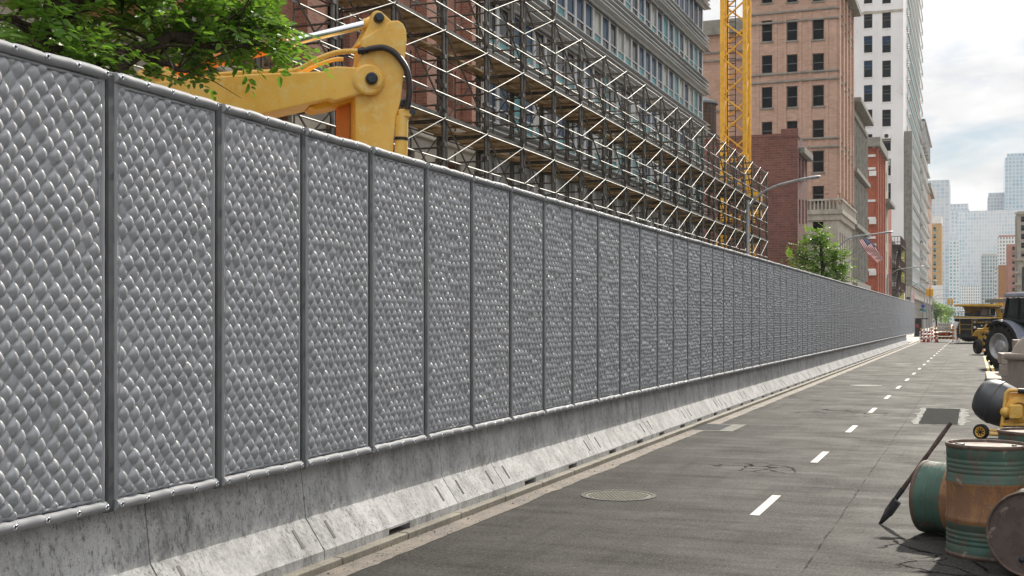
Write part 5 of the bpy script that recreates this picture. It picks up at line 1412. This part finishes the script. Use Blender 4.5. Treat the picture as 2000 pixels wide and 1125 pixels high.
# ------------------------------------------------------------------ tractor
D = 49.6
cw = at(1961, 680, D); R_ = .885
ax_ = (-YV * .66 - XV * .75).normalized(); hd = Vector((-ax_.y, ax_.x, 0)) ; 
if hd.dot(XV) < 0: hd = -hd
b_ = at(1985, 625, D + .5); t = thing('tractor', 'tractor with huge rear tyre, grey wheel and silver mudguard at the right edge', 'tractor', (b_.x, b_.y, 0))
O_ = Vector((cw.x, cw.y, R_ + .03)) + ax_ * .28
wheel(O_, ax_, R_, .58, t, rimg, .60, 20, .05, rimdepth=.14)
silv = M('silver paint', (.5, .53, .62), (.42, .45, .55), 2, .25, .35)
def arc(r, a0, a1, n=14): return [(r * cos(a0 + (a1 - a0) * i / n), r * sin(a0 + (a1 - a0) * i / n)) for i in range(n + 1)]
Oc = O_ - ax_ * .3
outer = arc(R_ * 1.20, radians(128), radians(12)); inner = arc(R_ * 1.10, radians(12), radians(128))
P2 = lambda x, z, o=0: Oc + hd * x + ZV * z + ax_ * o
g = MB(); g.prism([P2(x, z) for x, z in outer + inner], ax_, .36); g.build('mudguard_flare', MT['black'], t)
outer = arc(R_ * 1.245, radians(110), radians(-5)) ; inner = arc(R_ * 1.205, radians(-5), radians(110))
g = MB(); g.prism([P2(x, z, -.05) for x, z in outer + inner], ax_, .34); g.build('mudguard', silv, t, bevel=.01)
g = MB(); g.prism([P2(x, z, -.45) for x, z in ((-.3, .3), (-.25, 1.25), (.5, 1.35), (1.3, 1.2), (2.6, .9), (2.9, .2), (2.6, -.2), (.2, -.2))], ax_, .12); g.build('chassis', MT['black'], t)
g = MB(); g.prism([P2(x, z, -.7) for x, z in ((.9, .3), (.9, 1.15), (2.7, .95), (2.9, .4), (2.8, .2))], ax_, .45); g.build('bonnet', silv, t, bevel=.06)
cabp = [(-.15, 1.12), (.08, 2.0), (1.35, 2.02), (1.55, 1.0)]
for s, o_ in ((0, -.1), (1, -1.25)):
    for i, (a_, c2) in enumerate(((cabp[0], cabp[1]), ((.62, 1.1), (.68, 2.0)), (cabp[3], cabp[2]), (cabp[0], cabp[3]))):
        g = MB(); g.tube([P2(*a_, o_), P2(*c2, o_)], .055, 6); g.build('cab_pillar', MT['black'], t)
g = MB(); g.prism([P2(x, z, -.68) for x, z in ((-.1, 1.15), (.1, 1.98), (1.3, 1.98), (1.5, 1.05))], ax_, .55)
gm, nt_, p_, out_ = base('cab glass'); p_.inputs['Base Color'].default_value = (.05, .07, .07, 1); p_.inputs['Roughness'].default_value = .05; p_.inputs['Transmission Weight'].default_value = .6
g.build('cab_glass', gm, t)
g = MB(); g.prism([P2(x, z, -.68) for x, z in ((-.05, 2.03), (-.12, 2.1), (.1, 2.2), (1.3, 2.2), (1.6, 2.08), (1.5, 2.03))], ax_, .68); g.build('cab_roof', silv, t, bevel=.05)
g = MB(); g.tube([P2(-.2, 1.6, 0), P2(-.45, 1.65, .12), P2(-.5, 1.5, .14)], .025, 6); g.obox(P2(-.5, 1.42, .14), ax_ * .1, hd * .02, ZV * .14); g.build('mirror', MT['black'], t)
g = MB(); g.obox(P2(.4, .7, -.68), hd * .25, ax_ * .25, ZV * .3); g.obox(P2(.28, 1.1, -.68), hd * .07, ax_ * .25, ZV * .35); g.build('seat', MT['black'], t, bevel=.05)
wheel(O_ - ax_ * 1.0, -ax_, R_, .5, t, rimg, .6, 20, .05)
wheel(Oc + hd * 2.2 + ZV * (-R_ + .52) + ax_ * .05, ax_, .5, .35, t, rimg, .6, 18, .03)

# ------------------------------------------------------------------ concrete blocks and manhole section
def block(u0, u1, v0, v1, D, dep, label, rz=.0, z0=None):
    c_ = at((u0 + u1) / 2, (v0 + v1) / 2, D); w_ = (u1 - u0) * D / F; h_ = (v1 - v0) * D / F
    zz_ = c_.z if z0 is None else z0 + h_ / 2
    yv = Vector((0.0, 1, 0)); xv = Vector((1, 0, 0))
    g = MB(); g.obox(Vector((0, 0, 0)), xv * w_ / 2, yv * dep / 2, ZV * h_ / 2)
    o = g.build('concrete_block', MT['concb'], bevel=.015); o.location = (c_.x, c_.y + dep / 2, zz_); o.rotation_euler = (0, 0, rz)
    tag(o, label, 'block', 'concrete blocks stacked at the right kerb'); return o
D = 36.0; hh_ = .40
block(1928.5, 1956, 739, 755.5, 36, 5.2, 'lone pale concrete block lying nearest the mixer drum', .0, 0)
block(1953.5, 1986, 737, 748, 38.3, 1.9, 'bottom block of the stack behind the lone block', .03, 0)
block(1954, 1985, 712, 736, 38.3, 1.9, 'middle block of the stack beside the tractor wheel', -.02, .185)
block(1955, 1987, 691, 711.5, 38.3, 1.9, 'top block of the stack beside the tractor wheel', .05, .585)
block(1981, 2012, 682.5, 712, 44, 1.5, 'middle back block half hidden by the concrete manhole cone', .0, .37)
block(1981, 2012, 664, 682, 44, 1.5, 'highest back block, above and behind the stack', .02, .93)
block(1981, 2012, 712.5, 731.5, 44, 1.5, 'lowest back block behind the manhole cone', .0, 0)
D = 30.5; c_ = at(2038, 625, D)
t = thing('manhole_cone', 'weathered concrete manhole cone with thick rim at the right edge', 'manhole cone', (c_.x, c_.y, 0))
g = MB(); g.lathe([(.84, 0), (.84, .98)], n=48); g.lathe([(.001, 0), (.84, 0)], n=48, sm=False); g.build('lower_ring', MT['concb'], t, local=True)
g = MB(); g.lathe([(.85, .98), (.91, 1.0), (.93, 1.03), (.93, 1.13), (.90, 1.16), (.75, 1.161)], n=48); g.build('rim', MT['concb'], t, local=True)
g = MB(); g.lathe([(.76, 1.16), (.70, 1.3), (.58, 1.48), (.42, 1.62), (.40, 1.75), (.30, 1.75), (.30, 1.2)], n=48); g.build('cone', MT['concb'], t, local=True)

# ------------------------------------------------------------------ cement mixer
D = 20.2; pm = D / F
c_ = at(1955, 625, D); t = thing('cement_mixer', 'yellow cement mixer with dark grey tilted drum behind the green barrels', 'cement mixer', (c_.x, c_.y, 0))
def mx_(u, v, b=0):
    yy = D / C; x_, z_ = onY(u, v, yy); return Vector((x_, yy + b, z_))
mixg = M('mixer drum grey', (.10, .105, .115), (.07, .073, .08), 3, .38, .3, rvar=.1)
axm = (XV * .82 - ZV * .34 - YV * .30).normalized()
cm = mx_(1947, 790, .5)
R0 = 44 * pm
g = MB(); g.lathe([(.001, -.34), (R0 * .45, -.335), (R0 * .72, -.30), (R0 * .88, -.22), (R0 * .97, -.12), (R0 * 1.0, -.03), (R0 * 1.0, .02), (R0 * .97, .14), (R0 * .90, .32), (R0 * .76, .56), (R0 * .66, .72), (R0 * .68, .74), (R0 * .62, .73), (R0 * .72, .52)], O=cm, ax=axm, n=56)
g.build('drum', mixg, t)
g = MB(); g.lathe([(R0 * .995, -.025), (R0 * 1.02, -.018), (R0 * 1.02, .012), (R0 * .99, .02)], O=cm, ax=axm, n=56); g.build('drum_seam', mixg, t)
def bar(pts, r, name, m=MT['yellow'], n=8):
    g = MB(); g.tube(pts, r, n); return g.build(name, m, t)
bar([mx_(1954, 868, -.02), mx_(1956, 838), mx_(1965.5, 768), mx_(1971, 762.5), mx_(2030, 762.5)], .032, 'frame_tube')
g = MB(); g.prism([mx_(u, v, .04) for u, v in ((1960, 828), (1968, 767), (2040, 767), (2040, 828))], YV, .012); g.build('frame_panel', MT['yellow'], t)
g = MB(); g.prism([mx_(u, v, -.02) for u, v in ((1956, 827), (2040, 827), (2040, 831.5), (1956, 831.5))], YV, .03); g.build('cross_rail', MT['yellow'], t, bevel=.006)
g = MB(); g.prism([mx_(u, v, -.1) for u, v in ((1970, 790), (1992, 789), (1997, 792), (1997, 812), (1992, 817), (1971, 816))], YV, .1); g.build('gear_box', MT['yellow'], t, bevel=.02, seg=3)
g = MB(); g.lathe([(.001, .05), (.07, .04), (.09, 0), (.09, -.05)], O=mx_(1963, 805, -.02), ax=-YV - XV * .6, n=24); g.build('bearing_cup', MT['yellow'], t)
g = MB(); g.lathe([(.12, .03), (.20, .03), (.22, 0), (.22, -.04)], O=mx_(1990, 800, .0), ax=-YV, n=28); g.build('brake_drum', MT['yellow'], t)
g = MB(); g.prism([mx_(u, v, .0) for u, v in ((1965.5, 792), (1970, 792), (1970, 820), (1962.5, 820))], YV, .02); g.build('slot', MT['black'], t)
bar([mx_(1988, 763, -.1), mx_(2010, 764, -.12)], .045, 'tilt_handle', MT['black'], 12)
bar([mx_(1932, 848, .05), mx_(1956, 849, .05)], .03, 'axle'); bar([mx_(1932, 841, .1), mx_(1956, 843, .1)], .02, 'axle_brace')
def mwheel(u, v, b, lab='wheel'):
    O = mx_(u, v, b); ax = (-YV - XV * .5).normalized(); R = .128
    g = MB(); g.lathe([(R * .70, .0), (R * .74, .012), (R * .94, .01), (R, -.012), (R, -.075), (R * .94, -.09), (R * .7, -.09)], O=O, ax=ax, n=36); w_ = g.build('wheel', MT['rubber'], t)
    g = MB(); g.lathe([(.001, -.012), (R * .68, -.012), (R * .72, .004)], O=O, ax=ax, n=30, sm=False); g.build('hub', MT['yellow'], w_)
    up = Vector((0, 0, 1)); a1 = ax.cross(up).normalized(); b1 = ax.cross(a1); g = MB()
    for k in range(8):
        an = k * pi / 4 + .2; rd = a1 * cos(an) + b1 * sin(an); tg = ax.cross(rd)
        g.add([O + ax * -.009 + rd * .015 - tg * .006, O + ax * -.009 + rd * .015 + tg * .006, O + ax * -.009 + rd * R * .55 + tg * .013, O + ax * -.009 + rd * R * .55 - tg * .013], [(0, 1, 2, 3), (3, 2, 1, 0)])
    g.lathe([(.001, .012), (.018, .01), (.02, -.01)], O=O, ax=ax, n=12); g.build('hub_slots', MT['black'], w_)
mwheel(1914, 843, -.02); mwheel(1990, 850, .55)

# ------------------------------------------------------------------ barrels
def barrel(label, loc, rot=(0, 0, 0), lidm='dlid', seed=0, h=.95, R=.335):
    t = thing('oil_drum', label, 'oil drum', loc, 0, 'rusty green oil drums'); t.rotation_euler = rot
    def jit(an, z): return .009 * noise.noise(Vector((cos(an) * 2.2, sin(an) * 2.2, z * 3 + seed))) + .0015 * noise.noise(Vector((cos(an) * 9, sin(an) * 9, z * 14 + seed)))
    z1, z2 = h * .335, h * .665
    prof = [(R * .985, .012)]; mi = []
    def seg(r, z, m): prof.append((r, z)); mi.append(m)
    def ribs(a, b, n, m):
        for k in range(n):
            z = a + (b - a) * (k + .5) / n; s = (b - a) / n
            seg(R * .985, z - s * .36, m); seg(R * .969, z - s * .2, m); seg(R * .969, z, m); seg(R * .985, z + s * .16, m)
    seg(R * .985, .05, 0); ribs(.09, z1 - .07, 4, 0); seg(R * .987, z1 - .035, 0)
    seg(R * 1.005, z1 - .018, 1); seg(R * 1.02, z1, 1); seg(R * 1.005, z1 + .018, 1); seg(R * .985, z1 + .04, 1)
    seg(R * .985, z2 - .04, 1); seg(R * 1.005, z2 - .018, 1); seg(R * 1.02, z2, 1); seg(R * 1.005, z2 + .018, 0); seg(R * .985, z2 + .04, 0)
    ribs(z2 + .06, h - .1, 4, 0); seg(R * .985, h - .045, 0); seg(R * .99, h - .02, 0)
    g = MB(); g.lathe(prof, n=64, mi=mi, jit=jit); g.build('shell', [MT['dgreen'], MT['dorange']], t, local=True)
    for zc, nm in ((h - .012, 1), (.012, -1)):
        g = MB(); rp = [(R * .95, zc - nm * .012), (R * .955, zc + nm * .008), (R * .975, zc + nm * .015), (R * 1.0, zc + nm * .012), (R * 1.012, zc - nm * .004), (R * 1.0, zc - nm * .02), (R * .985, zc - nm * .024)]
        g.lathe(rp if nm < 0 else rp[::-1], n=64, jit=lambda an, z: .002 * noise.noise(Vector((cos(an) * 7, sin(an) * 7, z * 30 + seed)))); g.build('rim', MT['drust'], t, local=True)
        g = MB(); g.lathe([(.001, zc - nm * .01), (R * .6, zc - nm * .011), (R * .96, zc - nm * .012)], n=48, sm=False); g.build('lid', MT[lidm], t, local=True)
    g = MB(); g.lathe([(.04, h - .022), (.04, h - .004), (.03, h - .002), (.001, h - .004)], O=(R * .3, R * .6, 0), n=14); g.lathe([(.02, h - .022), (.02, h - .01), (.001, h - .009)], O=(-R * .4, -R * .5, 0), n=10); g.build('bung', MT['pin'], t, local=True)
    return t
D = 10.27
p = at(1928, 625, D); barrel('green oil drum with rusty orange middle standing upright in front', (p.x, p.y, 0), (0, 0, 2.3), seed=1)
p = at(2022, 625, 11.45); barrel('green oil drum standing upright behind the front drum, mostly outside the picture', (p.x, p.y, 0), (0, 0, .4), seed=5)
# lying drum: axis level, its left end turned a little away
R = .335
p = at(1806, 625, 11.35); dxy = (XV * .92 - YV * .38).normalized(); ang = math.atan2(dxy.y, dxy.x)
q_ = Matrix.Rotation(ang, 4, 'Z') @ Matrix.Rotation(pi / 2, 4, 'Y') @ Matrix.Rotation(.7, 4, 'Z')
barrel('green oil drum lying on its side with a shovel leaning on it', (p.x, p.y, R * 1.02), q_.to_euler(), seed=9)
# tipped drum at the right edge, brown lid turned to the camera
p = at(2035, 625, 9.55); dxy = (-YV * 1.0 - XV * .28).normalized(); ang = math.atan2(dxy.y, dxy.x)
q_ = Matrix.Rotation(ang, 4, 'Z') @ Matrix.Rotation(pi / 2 , 4, 'Y') @ Matrix.Rotation(1.9, 4, 'Z')
st_ = Vector((p.x, p.y, R * 1.02)) - dxy * .6
barrel('oil drum lying on its side, brown lid facing the camera at the corner', (st_.x, st_.y, st_.z), q_.to_euler(), lidm='dlid2', seed=14)
# shovel
tip = gp(1714, 1023); top = at(1857, 826, 11.7)
d = (top - tip).normalized(); Ls = (top - tip).length
t = thing('shovel', 'worn shovel with dark blade leaning on the lying drum', 'shovel', (tip.x, tip.y, 0))
woodh = M('shovel handle', (.10, .062, .052), (.045, .03, .028), 9, .75, c3=(.16, .12, .11), scale3=16, ramp3=(.52, .66))
g = MB(); n_ = 14; pts = [tip + d * (.36 + (Ls - .36) * i / n_) for i in range(n_ + 1)]
g.tube(pts, [.021 + .002 * sin(i * 1.3) for i in range(n_ + 1)], 10); g.build('handle', woodh, t)
g = MB(); g.tube([tip + d * .20, tip + d * .30, tip + d * .42], [.014, .022, .026], 10); g.build('socket', MT['black'], t)
sd_ = d.cross(FV).normalized(); sd_ = (XV * .42 - YV * .9); sd_ = (sd_ - d * sd_.dot(d)).normalized(); nb_ = d.cross(sd_).normalized()
g = MB(); NX, NY = 8, 12; vv = []
for j in range(NY + 1):
    s = j / NY; wd = .115 * min(1, (s * 1.0) ** .55 * 1.25 + .0) if s < .5 else .115
    for i in range(NX + 1):
        x = (i / NX * 2 - 1); vv.append(tip + d * (.30 * s + .0) + sd_ * (x * wd) + nb_ * (-.035 * (1 - x * x) * (.4 + .6 * s) + .02))
g.add(vv, [(j * (NX + 1) + i, j * (NX + 1) + i + 1, (j + 1) * (NX + 1) + i + 1, (j + 1) * (NX + 1) + i) for j in range(NY) for i in range(NX)], 0, True)
bl_ = g.build('blade', M('worn blade steel', (.02, .02, .022), (.05, .05, .055), 12, .35, .6), t); sm_ = bl_.modifiers.new('s', 'SOLIDIFY'); sm_.thickness = .004

# ------------------------------------------------------------------ air
hz = MB().box(-420, 420, -22, 960, -1.2, 215).build('haze', [])
hz['kind'] = 'stuff'
m = bpy.data.materials.new('haze'); m.use_nodes = True; nt = m.node_tree; nt.nodes.clear()
out = nd(nt, 'ShaderNodeOutputMaterial'); pv = nd(nt, 'ShaderNodeVolumePrincipled')
pv.inputs['Color'].default_value = (.86, .92, 1, 1); pv.inputs['Density'].default_value = .00014; pv.inputs['Anisotropy'].default_value = .2
nt.links.new(pv.outputs[0], out.inputs['Volume']); hz.data.materials.append(m)

# unseen building added across the street for glass reflections and a darker fence
sd = [(6.0 + 4.2 * q, 3.2 + 3.6 * k, 1.5, 2.2) for q in range(20) for k in range(3)]
building('opposite_brick_building', 'long unseen grey brick building added across the street to mirror in the office glass and darken the fence', 12, 24, 3, 92, 14.5, MT['brickG'], (), sd, sgn=-1)
